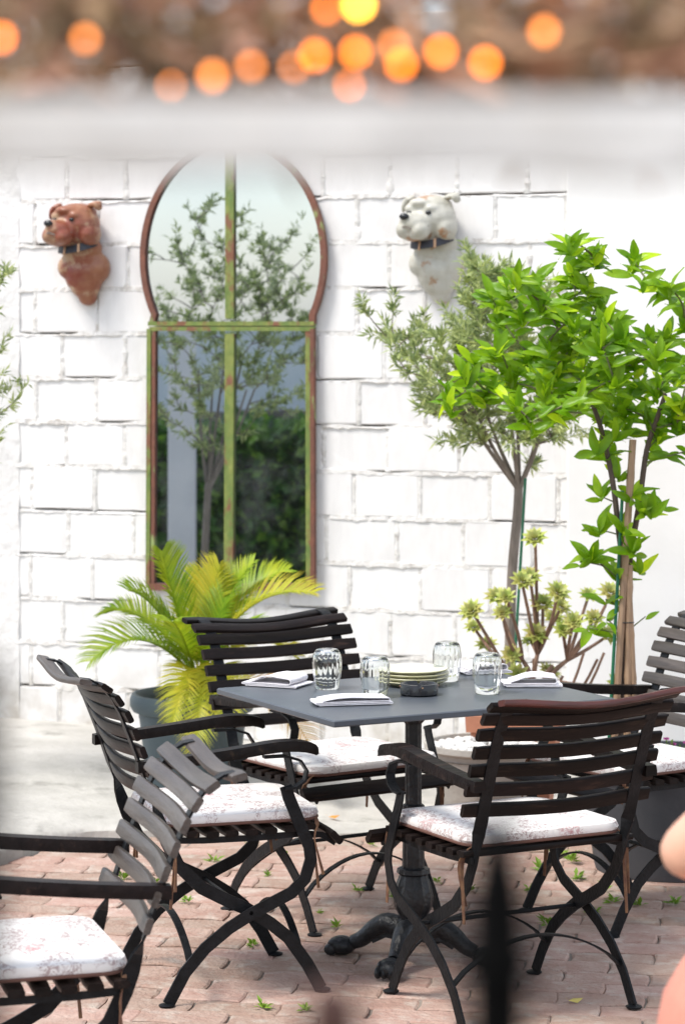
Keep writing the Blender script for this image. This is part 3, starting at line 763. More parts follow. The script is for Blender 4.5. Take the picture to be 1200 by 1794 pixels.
def plates():
    names = ['bottom plate of the cream stack on the table', 'second plate from the bottom of the cream stack', 'third plate from the bottom, just under the top plate of the cream stack', 'top plate of the cream stack, its whole face showing']
    m = MB(); m.lathe([(.062, .0), (.066, .0), (.068, .004), (.088, .0075), (.100, .0125), (.1012, .0145), (.1, .0160)], 56, cap=False); rim = m.mesh('plate_body', M['plate_rim'], True, 50)
    m = MB(); m.lathe([(.1, .0160), (.0985, .0158), (.088, .0115), (.07, .0085), (.03, .0080), (.0005, .0080)], 56, cap=False); face = m.mesh('plate_face', M['plate'], True, 60)
    c = T(724, 1199)
    for i in range(4):
        e = empty('dinner_plate', (c.x + rnd.uniform(-.003, .003), c.y + rnd.uniform(-.003, .003), ZT + .001 + i * .0102)); tag(e, names[i], 'plate', 'stacked cream plates')
        put('glazed_body', rim, e); put('glazed_face', face, e)
plates()
def ashtray():
    p = T(734, 1217); root = empty('ashtray', (p.x, p.y, ZT + .001)); tag(root, 'round black glass ashtray in front of the plate stack', 'ashtray')
    m = MB(); n = 48; prof = [(.050, 0), (.0535, .003), (.0535, .029), (.052, .0315), (.047, .0315), (.045, .028), (.042, .008), (.001, .006)]
    for r, z in prof:
        for k in range(n):
            a = 2 * math.pi * k / n; dz = -.009 * max(0, 1 - abs(((a / (math.pi / 2)) + .5) % 1 - .5) * 12) if z > .027 else 0
            m.v.append((r * math.cos(a), r * math.sin(a), z + dz))
    for i in range(len(prof) - 1):
        for k in range(n): j = (k + 1) % n; m.f.append((i * n + k, i * n + j, i * n + n + j, i * n + n + k))
    m.build('bowl', M['ashtray'], root, True, 40)
    m = MB()
    for k in range(4):
        a = k * math.pi / 2; m.ball((.054 * math.cos(a + .16), .054 * math.sin(a + .16), .024), .0026, nu=6, nv=4)
    m.build('stud', M['brass'], root)
ashtray()
def napkin(label, px, py, L, Wn, rz, sd, style):
    """cloth folded over on itself: a snaking strip of cloth with thickness"""
    p = T(px, py); r = random.Random(sd)
    root = empty('folded_napkin', (p.x, p.y, ZT + .0015), rz); tag(root, label, 'napkin', 'folded white napkins on the table')
    def layer(path, w0, nm, wob):
        m = MB(); n = len(path); nw = 8; th = .0022
        pts = [Vector((a, 0, b)) for a, b in path]; nor = []
        for i in range(n):
            t = (pts[min(i + 1, n - 1)] - pts[max(i - 1, 0)]).normalized(); nor.append(Vector((-t.z, 0, t.x)))
        for sgn in (1, -1):
            for i in range(n):
                for j in range(nw + 1):
                    y = lerp(-w0 / 2, w0 / 2, j / nw); q = pts[i] + nor[i] * th / 2 * sgn
                    dz = wob * noise.noise((q.x * 14 + sd, y * 14, sd * 3.1)) * min(1, q.z * 60)
                    m.v.append((q.x + .004 * noise.noise((y * 20, sd, i * .1)), y + .003 * noise.noise((q.x * 25, sd, 1)), max(.0006, q.z + dz)))
        N = n * (nw + 1)
        for i in range(n - 1):
            for j in range(nw):
                a = i * (nw + 1) + j; m.f.append((a, a + nw + 1, a + nw + 2, a + 1)); m.f.append((N + a, N + a + 1, N + a + nw + 2, N + a + nw + 1))
            for a in (i * (nw + 1), i * (nw + 1) + nw): m.f.append((a, N + a, N + a + nw + 1, a + nw + 1))
        for i in (0, n - 1):
            for j in range(nw): a = i * (nw + 1) + j; m.f.append((a, a + 1, N + a + 1, N + a))
        return m.build(nm, M['napkin'], root, True, 60)
    def fold(x0, x1, z, rad, k=6):   # semicircle joining layer at z to layer at z+2rad at x1
        return [(x1 + rad * math.sin(math.pi * i / k), z + rad - rad * math.cos(math.pi * i / k)) for i in range(k + 1)]
    h = L / 2; rr = .0018; path = [(-h + .006, .002), (-h * .3, .002), (h * .4, .002)] + fold(0, h - rr, .002, rr) + [(h * .3, .0056), (-h * .4, .0056)]
    path += [(-h + rr - rr * math.sin(math.pi * i / 6) - .003, .0056 + rr - rr * math.cos(math.pi * i / 6)) for i in range(7)] + [(-h * .3, .0092), (h * .5, .0094)]
    if style: path += fold(0, h - .012, .0094, .0035) + [(h * .3, .0185), (-h * .1, .020), (-h * .45, .019), (-h * .7, .0155), (-h * .85, .0125)]
    else: path += fold(0, h * .72, .0094, .0085) + [(h * .35, .029), (0, .031), (-h * .3, .027), (-h * .6, .018), (-h * .8, .0135)]
    layer(path, Wn, 'cloth', .003)
napkin('white napkin folded loosely at the left corner of the table', 487, 1200, .165, .12, TR - .9, 3, 0)
napkin('white napkin folded flat at the front edge of the table', 616, 1233, .21, .085, TR - .28, 5, 1)
napkin('white napkin at the back edge of the table behind the tumblers', 845, 1178, .15, .10, TR - .2, 7, 0)
napkin('white napkin rolled at the right corner of the table by the reddish chair top', 932, 1201, .165, .10, TR - .5, 9, 0)

# ------------------------------------------------------------------ dog busts on the wall
def dog_bust(label, px, py, mt, scale, mir):
    s, z = onwall(px, py, 0.0); root = empty('dog_bust', wl(s, 0, z), -YAW); tag(root, label, 'wall sculpture', 'dog head sculptures hung on the block wall')
    m = MB(); K = scale
    def b(c, r, rot=None): m.ball([c[0] * K, -c[1] * K * .86, c[2] * K], [q * K for q in (r[0], r[1], r[2])], rot, 18, 12)
    b((.005, .048, -.070), (.080, .060, .070)); b((-.058, .045, -.055), (.050, .052, .052)); b((.068, .040, -.058), (.052, .050, .062)); b((.008, .042, -.105), (.084, .050, .055)); b((.012, .040, -.135), (.066, .044, .050)); b((.018, .030, -.172), (.042, .034, .042))
    b((.0, .058, .020), (.090, .062, .062)); b((.004, .052, -.02), (.086, .056, .06)); b((-.003, .10, .120), (.098, .085, .078)); b((-.003, .095, .165), (.084, .072, .042)); b((.055, .105, .080), (.045, .065, .052)); b((-.070, .11, .085), (.034, .055, .046))
    b((-.050, .190, .095), (.055, .060, .040)); b((-.082, .195, .070), (.034, .052, .036)); b((-.022, .198, .068), (.038, .052, .038)); b((-.055, .180, .050), (.046, .052, .024))
    b((-.062, .225, .112), (.032, .030, .024)); b((-.066, .160, .152), (.028, .032, .020)); b((.012, .165, .154), (.032, .032, .020)); b((-.028, .150, .175), (.05, .05, .02))
    o = m.build('bust', mt, root); rm = o.modifiers.new('r', 'REMESH'); rm.mode = 'VOXEL'; rm.voxel_size = .007
    sm = o.modifiers.new('s', 'SMOOTH'); sm.factor = .5; sm.iterations = 4
    dg = bpy.context.evaluated_depsgraph_get(); me = bpy.data.meshes.new_from_object(o.evaluated_get(dg)); o.modifiers.clear(); o.data = me; me.shade_smooth()
    for sx in (-1, 1):
        e = MB(); x0 = -.003 + sx * .082
        if sx < 0:
            e.ball((x0 * K, -.10 * K, .190 * K), (.026 * K, .020 * K, .014 * K), Euler((0, R(-25), 0)), 14, 10); e.ball(((x0 - .016) * K, -.118 * K, .166 * K), (.010 * K, .020 * K, .030 * K), Euler((R(12), R(14), 0)), 14, 10)
        else:
            e.ball((x0 * K, -.095 * K, .200 * K), (.034 * K, .020 * K, .013 * K), Euler((0, R(-14), R(10))), 14, 10); e.ball(((x0 + .026) * K, -.120 * K, .192 * K), (.018 * K, .012 * K, .022 * K), Euler((R(25), R(-35), 0)), 14, 10)
        oe = e.build('ear', mt, root); q = oe.modifiers.new('r', 'REMESH'); q.mode = 'VOXEL'; q.voxel_size = .005; q = oe.modifiers.new('s', 'SMOOTH'); q.iterations = 3
        dg = bpy.context.evaluated_depsgraph_get(); me = bpy.data.meshes.new_from_object(oe.evaluated_get(dg)); oe.modifiers.clear(); oe.data = me; me.shade_smooth()
    e = MB(); e.ball((-.070 * K, -.220 * K, .120 * K), (.020 * K, .013 * K, .0135 * K)); e.build('nose', M['black'], root)
    for c in ((-.066, .192, .136), (.010, .196, .136)):
        e = MB(); e.ball((c[0] * K, -c[1] * K * .86, c[2] * K), (.0115 * K, .008 * K, .008 * K)); e.build('eye', M['black'], root)
    e = MB(); e.strap([(c[0] * K, -c[1] * K * .86, c[2] * K) for c in ((-.105, .222, .082), (-.09, .245, .075), (-.068, .254, .083), (-.045, .25, .074), (-.012, .228, .072), (.012, .2, .085))], .004 * K, .006 * K, Vector((0, 1, 0))); e.build('mouth', M['joint'], root)
    e = MB(); ring = []
    for k in range(33):
        a = 2 * math.pi * k / 32; ring.append((( -.004 + .083 * math.cos(a)) * K, -(.064 + .076 * math.sin(a)) * K, (.038 + .012 * math.cos(a) - .022 * math.sin(a)) * K))
    e.strap(ring, .030 * K, .006, Vector((0, .25, 1))); cl = e.build('collar', M['leather'], root, True, 30)
    e = MB(); e.box((.026 * K, -.136 * K, .020 * K), (.010 * K, .012, .036 * K), Euler((R(-12), 0, R(16))), .001); e.build('buckle', M['brass'], cl)
    e = MB(); e.box((-.034 * K, -.138 * K, .010 * K), (.008 * K, .010, .034 * K), Euler((R(-12), 0, R(-14))), .001); e.build('buckle', M['brass'], cl)
dog_bust('red brown terracotta dog head with dark collar, left of the mirror', 152, 445, M['reddog'], 1.04, 1)
dog_bust('white flaking dog head with black collar, right of the mirror above the olive tree', 768, 437, M['whitedog'], 1.06, 1)

# ------------------------------------------------------------------ pots
def pot(root, prof, mt, name='pot', n=40, soil=None, cen=(0, 0, 0)):
    m = MB(); m.lathe(prof, n, cen, cap=False); m.build(name, mt, root, True, 40)
    if soil:
        m = MB(); m.lathe([(soil[0], soil[1]), (soil[0] * .5, soil[1] + .012), (.001, soil[1] + .016)], 24, cen, cap=False); m.build('soil', M['soil'], root)
PALM = Vector((-.60, 10.0, .02))
def sago_palm():
    c = P(338, 1215, 10.0); c.z = .03
    pr = empty('plant_pot', c); tag(pr, 'large slate blue plastic pot with a thick rolled rim, holding the sago palm', 'plant pot')
    H = CH - (1213 - HZ) / F * 10.0 - .03; r = .225
    pot(pr, [(.001, 0), (r * .72, 0), (r * .75, .02), (r * .9, H - .075), (r * .93, H - .07), (r * 1.0, H - .065), (r * 1.045, H - .045), (r * 1.045, H - .02), (r * 1.01, H - .002), (r * .96, H), (r * .91, H - .012), (r * .9, H - .05), (r * .9, H - .09)], M['slatepot'], 'pot_body', 48, (r * .905, H - .07))
    m = MB()
    for i in range(60):
        a, q = rnd.uniform(0, 6.28), r * .86 * math.sqrt(rnd.random()); m.ball((q * math.cos(a), q * math.sin(a), H - .055 + rnd.uniform(0, .008)), (rnd.uniform(.008, .016), rnd.uniform(.008, .014), .008), None, 6, 4)
    tag(m.build('pebbles', M['pebble'], pr), kind='stuff')
    root = empty('sago_palm', (c.x + .02, c.y, c.z + H - .06)); tag(root, 'yellow green sago palm with spiky feather fronds growing in the slate blue pot', 'palm')
    m = MB(); m.ball((0, 0, .05), (.075, .075, .09), None, 16, 10); m.build('trunk', M['bark_dark'], root)
    def frond(tip, bend, mt, width=.13, n=60, twist=0.0):
        o = Vector((0, 0, .10)); tip = Vector(tip) - root.location; mid = (o + tip) / 2 + Vector(bend)
        pts = [o * (1 - t) ** 2 + mid * 2 * t * (1 - t) + tip * t * t for t in [i / 16 for i in range(17)]]
        m = MB(); m.tube(pts, [lerp(.006, .0015, i / 16) for i in range(17)], 5)
        up0 = Vector((0, -.3, 1))
        n = int(n * 1.15)
        for i in range(n):
            t = lerp(.14, .995, i / n); k = t * 16; a = int(min(15, k)); p = pts[a].lerp(pts[a + 1], k - a); tg = (pts[a + 1] - pts[a]).normalized()
            sd = tg.cross(up0).normalized(); nn = sd.cross(tg); 
            if twist: rot = Matrix.Rotation(twist, 3, tg); sd = rot @ sd; nn = rot @ nn
            L = width * 1.22 * math.sin(math.pi * (.12 + .84 * t)) ** .6 * rnd.uniform(.88, 1.08)
            for s in (-1, 1):
                dr = (sd * s * .82 + tg * lerp(.45, .95, t) + nn * .28 + rv() * .06).normalized()
                w = .0072; e = p + dr * L; droop = Vector((0, 0, -L * .10)); q = tg * w * .5
                md = p + dr * L * .55 + Vector((0, 0, L * .02))
                m.add([p - q, p + q, md + q * .9, e + droop, md - q * .9, md + nn * .003], [(0, 1, 5), (1, 2, 5), (2, 3, 5), (3, 4, 5), (4, 0, 5)])
        m.build('frond', mt, root, True, 0)
    A, B, C_ = M['palm_a'], M['palm_b'], M['palm_c']
    frond(P(284, 965, 9.9), (-.03, -.05, .10), A, .15); frond(P(225, 1035, 9.8), (-.02, 0, .16), A, .13); frond(P(158, 1160, 9.75), (.0, -.05, .24), A, .15, 52)
    frond(P(185, 1075, 10.1), (-.02, 0, .20), A, .12); frond(P(350, 1000, 10.2), (-.02, .04, .06), B, .13); frond(P(385, 990, 10.05), (.0, .05, .08), B, .15)
    frond(P(445, 985, 10.0), (-.03, 0, .10), A, .12); frond(P(552, 1040, 9.85), (-.06, 0, .22), B, .15, 52); frond(P(505, 1000, 10.1), (-.05, 0, .18), A, .13)
    frond(P(300, 1275, 9.62), (.03, -.08, .24), B, .11); frond(P(340, 1325, 9.55), (.05, -.12, .24), B, .12, 50)
    frond(P(395, 1260, 9.6), (.05, -.10, .18), B, .13); frond(P(455, 1110, 9.6), (0, -.05, .16), A, .13); frond(P(545, 1310, 9.7), (.06, -.02, .18), C_, .14, 46); frond(P(520, 1150, 10.0), (0, 0, .2), B, .13)
    frond(P(420, 1060, 10.3), (0, .05, .16), A, .13); frond(P(300, 1090, 9.5), (-.02, -.1, .14), A, .12)
sago_palm()

def citrus_leaf_mesh(k):
    m = MB(); r = random.Random(k); L = .090; w = .032; nr = 6; cv = r.uniform(.05, .3); fo = r.uniform(.15, .5)
    for i in range(nr + 1):
        t = i / nr; hw = w / 2 * math.sin(math.pi * min(1, t ** .85 * .97 + .02)) ** .8 if i < nr else .0005
        z = -cv * L * t * t
        for j, s in enumerate((-1, -.5, 0, .5, 1)): m.v.append((s * hw, L * t, z + abs(s) * hw * fo + .002 * math.sin(t * 9 + s * 2)))
    for i in range(nr):
        for j in range(4): a = i * 5 + j; m.f.append((a, a + 1, a + 6, a + 5))
    return m
CLM = [citrus_leaf_mesh(i) for i in range(5)]
def grow(starts, targets, r_of, rr=rnd, sag=.0, upw=0.5):
    """join each target to the nearest lower node of the growing skeleton; returns curves"""
    nodes = [Vector(p) for p in starts]; out = []
    for t in sorted(targets, key=lambda q: min((q - s).length for s in nodes)):
        best = min(nodes, key=lambda s: (t - s).length + (1.6 * max(0, s.z - t.z + .02)))
        L = (t - best).length; mid = best.lerp(t, .5) + Vector((rr.uniform(-.12, .12), rr.uniform(-.12, .12), rr.uniform(-.02, .12))) * L
        pts = [best * (1 - u) ** 2 + mid * 2 * u * (1 - u) + t * u * u for u in [i / 6 for i in range(7)]]
        out.append(pts); nodes += [pts[3], pts[5], pts[6]]
    return out

def citrus_tree():
    Y = 8.55; base = P(1092, 1300, Y)
    rp = P(1168, 1320, 8.75)
    pr = empty('round_tub', (rp.x, rp.y, .0)); tag(pr, 'wide dark slate tub at the right edge holding the citrus tree', 'plant pot')
    H = CH - (1322 - HZ) / F * 8.75
    pot(pr, [(.001, .001), (.235, .001), (.24, .02), (.285, H - .05), (.30, H - .045), (.305, H - .01), (.295, H), (.275, H), (.27, H - .05)], M['darkpot'], 'pot_body', 48, (.272, H - .04))
    zb = H - .035
    root = empty('citrus_tree', (rp.x - .13, rp.y, zb)); tag(root, 'bright green citrus tree tied to bamboo canes before the smooth wall', 'tree')
    loc = root.location
    def q(px, py, dy=0.0): return P(px, py, Y + dy) - loc
    stemL = smooth_path([q(1082, 1300), q(1090, 1150), q(1090, 1000), q(1082, 920), q(1072, 840), q(1052, 750), q(1030, 690)], 4)
    stemR = smooth_path([q(1090, 1300, .03), q(1098, 1150, .03), q(1100, 1000, .02), q(1118, 890), q(1132, 790), q(1148, 740), q(1165, 690)], 4)
    m = MB(); n = len(stemL); m.tube(stemL, [lerp(.012, .007, i / n) for i in range(n)], 8); m.tube(stemR, [lerp(.012, .007, i / n) for i in range(n)], 8); m.build('trunk', M['bark_dark'], root)
    cl = [(1000, 422, 9), (1040, 450, 9), (1012, 470, 7), (905, 480, 8), (935, 490, 7), (862, 520, 6), (945, 528, 9), (985, 535, 9), (880, 560, 7), (1028, 500, 7), (868, 605, 9), (925, 620, 10), (960, 600, 8), (815, 655, 9), (850, 685, 10), (895, 670, 9), (905, 715, 8), (955, 690, 9), (1000, 560, 8), (1052, 600, 9),
          (1085, 590, 10), (1040, 680, 10), (1075, 665, 9), (1108, 455, 8), (1125, 490, 4), (1172, 505, 7), (1150, 500, 4), (1150, 625, 10), (1180, 650, 9), (1165, 590, 9), (1195, 700, 9), (1135, 590, 8), (1120, 680, 9), (1198, 555, 7), (1215, 640, 8), (1020, 640, 7), (790, 705, 6), (930, 740, 6), (1135, 735, 8), (1185, 740, 7), (1092, 715, 8), (1060, 725, 6), (975, 640, 9), (890, 500, 7), (915, 545, 8), (1000, 480, 8), (1050, 525, 6), (830, 625, 8), (880, 645, 9), (940, 660, 9), (1000, 610, 9), (1060, 560, 8), (1030, 590, 9), (970, 720, 8), (1065, 640, 9), (1150, 680, 9), (1110, 640, 9), (785, 685, 6), (1010, 700, 7), (1215, 720, 7), (1240, 600, 6), (1205, 790, 3)]
    low = [(1062, 800, 9), (1082, 835, 8), (1052, 870, 7), (1128, 895, 8), (1050, 930, 9), (1035, 975, 11), (1110, 965, 11), (1078, 1010, 7), (1140, 900, 6), (1062, 1085, 4), (1030, 1100, 4), (1120, 1000, 5), (1105, 870, 6), (1130, 1080, 1), (1060, 1050, 3), (1095, 760, 9), (1150, 770, 9), (1070, 770, 7), (1045, 790, 5), (1090, 930, 6), (1160, 885, 3), (1015, 985, 4)]
    T_ = [q(a, b, rnd.uniform(-.22, .22)) for a, b, c in cl]; TL = [q(a, b, rnd.uniform(-.07, .05)) for a, b, c in low]
    tw = grow(stemL[14:] + stemR[14:], T_, None); twl = grow(stemL[4:] + stemR[6:], TL, None)
    m = MB()
    for c in tw: m.tube(c, [lerp(.0045, .0022, i / 6) for i in range(7)], 5)
    for c in twl: m.tube(c, [lerp(.003, .0018, i / 6) for i in range(7)], 5)
    tag(m.build('branches', M['citrus_twig'], root), kind='stuff')
    meshes = [k.mesh('leaf', M['citrus'], True, 0) for k in CLM]; cnt = 0; rest = MB(); spots = []
    def leaves(p, num, spread, back):
        for i in range(num):
            a = i * 2.4 + rnd.uniform(-.4, .4); el = rnd.uniform(-.05, 1.35) if num > 4 else rnd.uniform(-.5, .8)
            dr = Vector((math.cos(a) * math.cos(el), math.sin(a) * math.cos(el), math.sin(el)))
            spots.append((p - back * rnd.uniform(0, spread), dr, rnd.uniform(.58, 1.12)))
    for (a, b, c), t, cv in zip(cl, T_, [None] * len(cl)): leaves(t, int(c * 1.45), .055, Vector((0, 0, 1)))
    for cv in tw:
        if (cv[6] - cv[0]).length > .07:
            for k in (2, 3, 4, 5): leaves(cv[k], 2, 0, Vector((0, 0, 0)))
    for (a, b, c), t in zip(low, TL): leaves(t, c, .02, Vector((0, 0, 1)))
    rnd.shuffle(spots)
    for i, (p, dr, s) in enumerate(spots):
        y = dr; n = (Vector((0, -.75, .7)) + rv() * .5); x = y.cross(n).normalized(); z = x.cross(y)
        rot = Matrix((x, y, z)).transposed().to_euler()
        if i < 300:
            o = put('leaf', meshes[i % 5], root, p, rot); o.scale = (s, s, s)
        else:
            mm = Matrix.Translation(p) @ rot.to_matrix().to_4x4() @ Matrix.Scale(s, 4); rest.add([mm @ Vector(v) for v in CLM[i % 5].v], CLM[i % 5].f)
    if rest.v: tag(rest.build('more_leaves', M['citrus'], root, True, 0), kind='stuff')
    # canes
    for px0, px1, top, lab, mt, r in ((1075, 1108, 770, 'bamboo cane with the tallest tip tied to the citrus stems', 'bamboo', .0115), (1098, 1102, 990, 'middle bamboo cane tied to the citrus stems', 'bamboo', .0115), (1114, 1100, 1000, 'right hand leaning bamboo cane tied to the citrus stems', 'bamboo', .0095), (1066, 1090, 860, 'thin green plastic stake leaning on the citrus canes', 'greenstake', .0055)):
        p0 = P(px0, 1300, Y - .03); p1 = P(px1, top, Y - .02); e = empty('plant_stake', p0); tag(e, lab, 'plant stake', 'stakes holding up the young trees')
        m = MB(); d = p1 - p0; n = 24; pts = [d * (i / n) for i in range(n + 1)]; m.tube(pts, [r * (1.18 if mt == 'bamboo' and i % 6 == 3 else 1) for i in range(n + 1)], 8); m.build('cane', M[mt], e)
    e = MB(); c = P(1096, 1090, Y - .02); e.lathe([(.024, -.002), (.027, 0), (.024, .002)], 20, c, cap=False, sy=.8); tag(e.build('tie_wire', M['wire']), 'dark wire loop tied round the bamboo canes', 'wire')
    # small pink flowers in the tub
    f = empty('flower_clump', P(1175, 1318, 8.6)); tag(f, 'small green plant with pink flowers in the dark tub', 'flower')
    m = MB(); fl = MB()
    for i in range(14):
        o = Vector((rnd.uniform(-.06, .06), rnd.uniform(-.03, .03), -.02)); t = o + Vector((rnd.uniform(-.015, .015), 0, rnd.uniform(.03, .065))); m.tube([o, t], .0015, 4)
        for k in range(5): leafquad(m, o.lerp(t, .2 + .16 * k), rv() + Vector((0, 0, .5)), rv(), .016, .007)
        if i % 3 == 0:
            for k in range(5): a = k * 1.257; leafquad(fl, t, Vector((math.cos(a), math.sin(a) * .5, .4)), Vector((0, -1, .3)), .012, .009)
    m.build('foliage', M['weed'], f, False); fl.build('petals', M['petal'], f, False)
citrus_tree()

def olive_tree(label, base, trunk, targets, nleaf, mt, lpot=None, L=(.028, .046)):
    root = empty('olive_tree', base); tag(root, label, 'tree')
    tr = [Vector(p) - root.location for p in trunk]; path = smooth_path(tr, 5); n = len(path)
    m = MB(); m.tube(path, [lerp(.021, .016, i / n) + (.004 if i == n - 1 else 0) for i in range(n)], 10); m.build('trunk', M['bark'], root)
    T_ = [Vector(t) - root.location for t in targets]; top = path[-1]; cen = sum(T_, Vector()) / len(T_)
    m = MB(); lf = MB(); mains = []
    for k in range(7):
        a = k * 6.283 / 7 + .3; e = top.lerp(cen, .62 + .14 * (k % 2)) + Vector((math.cos(a) * .17, math.sin(a) * .10, .03 * (k % 3)))
        md = top.lerp(e, .45) + Vector((math.cos(a) * .015, math.sin(a) * .01, -.01)); cv = smooth_path([top - Vector((0, 0, .02)), md, e], 6)
        m.tube(cv, [lerp(.0115, .0042, (i / (len(cv) - 1)) ** .7) for i in range(len(cv))], 7); mains += cv[4:]
    m.ball(top - Vector((0, 0, .004)), (.0185, .0185, .026))
    tw = grow(mains, T_, None, upw=.5)
    for i, c in enumerate(tw):
        k = len(c); th = .0036
        m.tube(c, [lerp(th, .0014, j / 6) for j in range(7)], 5)
    tag(m.build('limbs', M['bark'], root), kind='stuff')
    for c in tw:
        d = (c[6] - c[3]).normalized(); 
        ext = [c[4], c[5], c[6], c[6] + (d + Vector((0, 0, .35)) + rv() * .3).normalized() * rnd.uniform(.05, .10)]
        for k in range(nleaf):
            u = rnd.random() ** .7 * 2.98; a = int(u); p = ext[a].lerp(ext[a + 1], u - a)
            dr = (d * .6 + rv() * .9 + Vector((0, 0, .25))); leafquad(lf, p, dr, rv(), rnd.uniform(*L), rnd.uniform(.006, .0105))
    tag(lf.build('foliage', mt, root, False), kind='stuff')
    return root
def planters():
    # rectangular terracotta planter
    c = P(905, 1245, 9.55); H = CH - (1247 - HZ) / F * 9.55
    root = empty('terracotta_planter', (c.x, c.y, 0.012), R(-10)); tag(root, 'square terracotta planter behind the front chair holding the branching succulent', 'plant pot')
    m = MB(); w0, w1 = .115, .160; h = H - .012
    def ring(w, z): return [(-w, -w * .8, z), (w, -w * .8, z), (w, w * .8, z), (-w, w * .8, z)]
    rs = [ring(w0, 0), ring(w1 * .95, h - .06), ring(w1 * 1.04, h - .058), ring(w1 * 1.06, h), ring(w1 * .93, h), ring(w1 * .9, h - .05)]
    for r in rs: m.v += r
    for i in range(5):
        for k in range(4): m.f.append((i * 4 + k, i * 4 + (k + 1) % 4, i * 4 + 4 + (k + 1) % 4, i * 4 + 4 + k))
    m.f += [(3, 2, 1, 0)]; m.build('pot_body', M['terracotta'], root, False)
    m = MB(); m.add(ring(w1 * .92, h - .035), [(0, 1, 2, 3)]); m.build('soil', M['soil'], root, False)
    # succulent
    Y = 9.5; s = empty('tree_succulent', P(932, 1225, Y)); tag(s, 'branching succulent with brown stems and yellow green rosettes in the terracotta planter', 'succulent')
    loc = s.location
    ro = [(937, 945), (914, 1020), (928, 1012), (870, 1048), (886, 1047), (880, 1075), (827, 1072), (830, 1100), (852, 1132), (895, 1148), (938, 1112), (930, 1125), (976, 1040), (982, 1065), (985, 1105), (968, 1085), (1030, 1045), (1068, 1040), (1062, 1115), (960, 1180), (1078, 1200), (1040, 1085), (1005, 1090), (905, 1185), (950, 1060)]
    rb = MB(); 
    for lay, (num, rad, el, Lr) in enumerate(((9, .006, .25, .036), (9, .005, .55, .033), (7, .004, .85, .027), (5, .002, 1.2, .018))):
        for i in range(num):
            a = i * 6.283 / num + lay * .4; d = Vector((math.cos(a) * math.cos(el), math.sin(a) * math.cos(el), math.sin(el))); leafquad(rb, Vector((0, 0, 0)) + d * rad, d, Vector((0, 0, 1)), Lr, .0185, .16)
    rme = rb.mesh('rosette', M['aeonium'], True, 0)
    T_ = []
    for px, py in ro:
        t = P(px, py, Y + rnd.uniform(-.15, .12)) - loc; T_.append(t)
    starts = [Vector((x, y, z)) for x, y, z in ((-.03, 0, .04), (0, 0, .06), (.03, 0, .04), (.05, .02, .02))]
    forks = [Vector((x * .9, 0, z)) for x, z in ((-.10, .10), (-.04, .14), (.02, .16), (.08, .12), (.14, .14), (-.02, .08), (.06, .07))]
    for fk in forks:
        st = min(starts, key=lambda q: (q - fk).length); m = MB(); m.tube(smooth_path([st, st.lerp(fk, .5) + Vector((0, -.01, .012)), fk], 4), [lerp(.0105, .0075, j / 8) for j in range(9)], 7); m.build('stem', M['succ_stem'], s)
    curves = []
    for t in T_:
        b0 = min(forks, key=lambda q: (t - q).length + 1.5 * max(0, q.z - t.z)); L = (t - b0).length; md = b0.lerp(t, .5) + Vector((rnd.uniform(-.1, .1) + (.12 if t.x < b0.x else -.12) * 0, rnd.uniform(-.1, .1), rnd.uniform(-.20, -.04))) * L
        curves.append([b0 * (1 - u) ** 2 + md * 2 * u * (1 - u) + t * u * u for u in [i / 6 for i in range(7)]])
    for c in curves:
        m = MB(); m.tube(c, [lerp(.0075, .0055, j / 6) for j in range(7)], 7); m.build('stem', M['succ_stem'], s)
        d = (c[6] - c[5]).normalized(); d = (d + Vector((rnd.uniform(-.6, .6), -1.3, .75))).normalized()
        o = put('rosette', rme, s, c[6], d.to_track_quat('Z', 'Y').to_euler()); k = rnd.uniform(1.0, 1.35); o.scale = (k, k, k)
    m = MB()
    for p in starts: m.tube([Vector((p.x * .5, p.y, -.12)), Vector((p.x * .8, p.y, -.04)), p, p + Vector((0, 0, .03))], [.013, .011, .009, .007], 8)
    m.build('stem', M['succ_stem'], s)
    m = MB()
    for k in range(9):
        x0 = rnd.uniform(-.06, .1); p0 = Vector((x0, rnd.uniform(-.05, .05), -.05)); p1 = p0 + Vector((rnd.uniform(-.12, .25), rnd.uniform(-.1, .1), rnd.uniform(.08, .24)))
        m.tube(smooth_path([p0, p0.lerp(p1, .5) + Vector((.03, 0, -.03)), p1], 4), .005, 6)
    m.build('bare_stems', M['succ_stem'], s)
    # bowl of white pebbles, with the olive tree
    b = P(850, 1300, 9.35); b.z = .012; Hb = CH - (1312 - HZ) / F * 9.2 - .012
    root = empty('pebble_bowl', b); tag(root, 'wide grey stone bowl heaped with white pebbles under the olive tree', 'plant pot')
    pot(root, [(.001, 0), (.12, 0), (.13, .02), (.195, Hb - .03), (.215, Hb - .02), (.215, Hb), (.20, Hb), (.19, Hb - .04)], M['stonebowl'], 'bowl_body', 40, (.195, Hb - .05))
    m = MB()
    for i in range(260):
        a, q = rnd.uniform(0, 6.28), .185 * math.sqrt(rnd.random()); r_ = rnd.uniform(.010, .02); m.ball((q * math.cos(a), q * math.sin(a), Hb - .02 + .04 * (1 - q / .19) * rnd.random()), (r_, r_ * rnd.uniform(.7, 1), r_ * .8), Euler((0, rnd.uniform(-.4, .4), rnd.uniform(0, 3))), 7, 5)
    tag(m.build('pebbles', M['pebble'], root), kind='stuff')
    # olive
    Yo = 9.95; base = P(888, 1330, Yo)
    tg = []; out = [(640, 545), (690, 540), (740, 575), (795, 560), (828, 455), (860, 480), (900, 480), (960, 520), (1000, 600), (1010, 700), (985, 770), (930, 815), (870, 805), (800, 770), (740, 710), (700, 640), (660, 590)]
    def inside(x, y):
        c = False
        for (x1, y1), (x2, y2) in zip(out, out[1:] + out[:1]):
            if (y1 > y) != (y2 > y) and x < (x2 - x1) * (y - y1) / (y2 - y1) + x1: c = not c
        return c
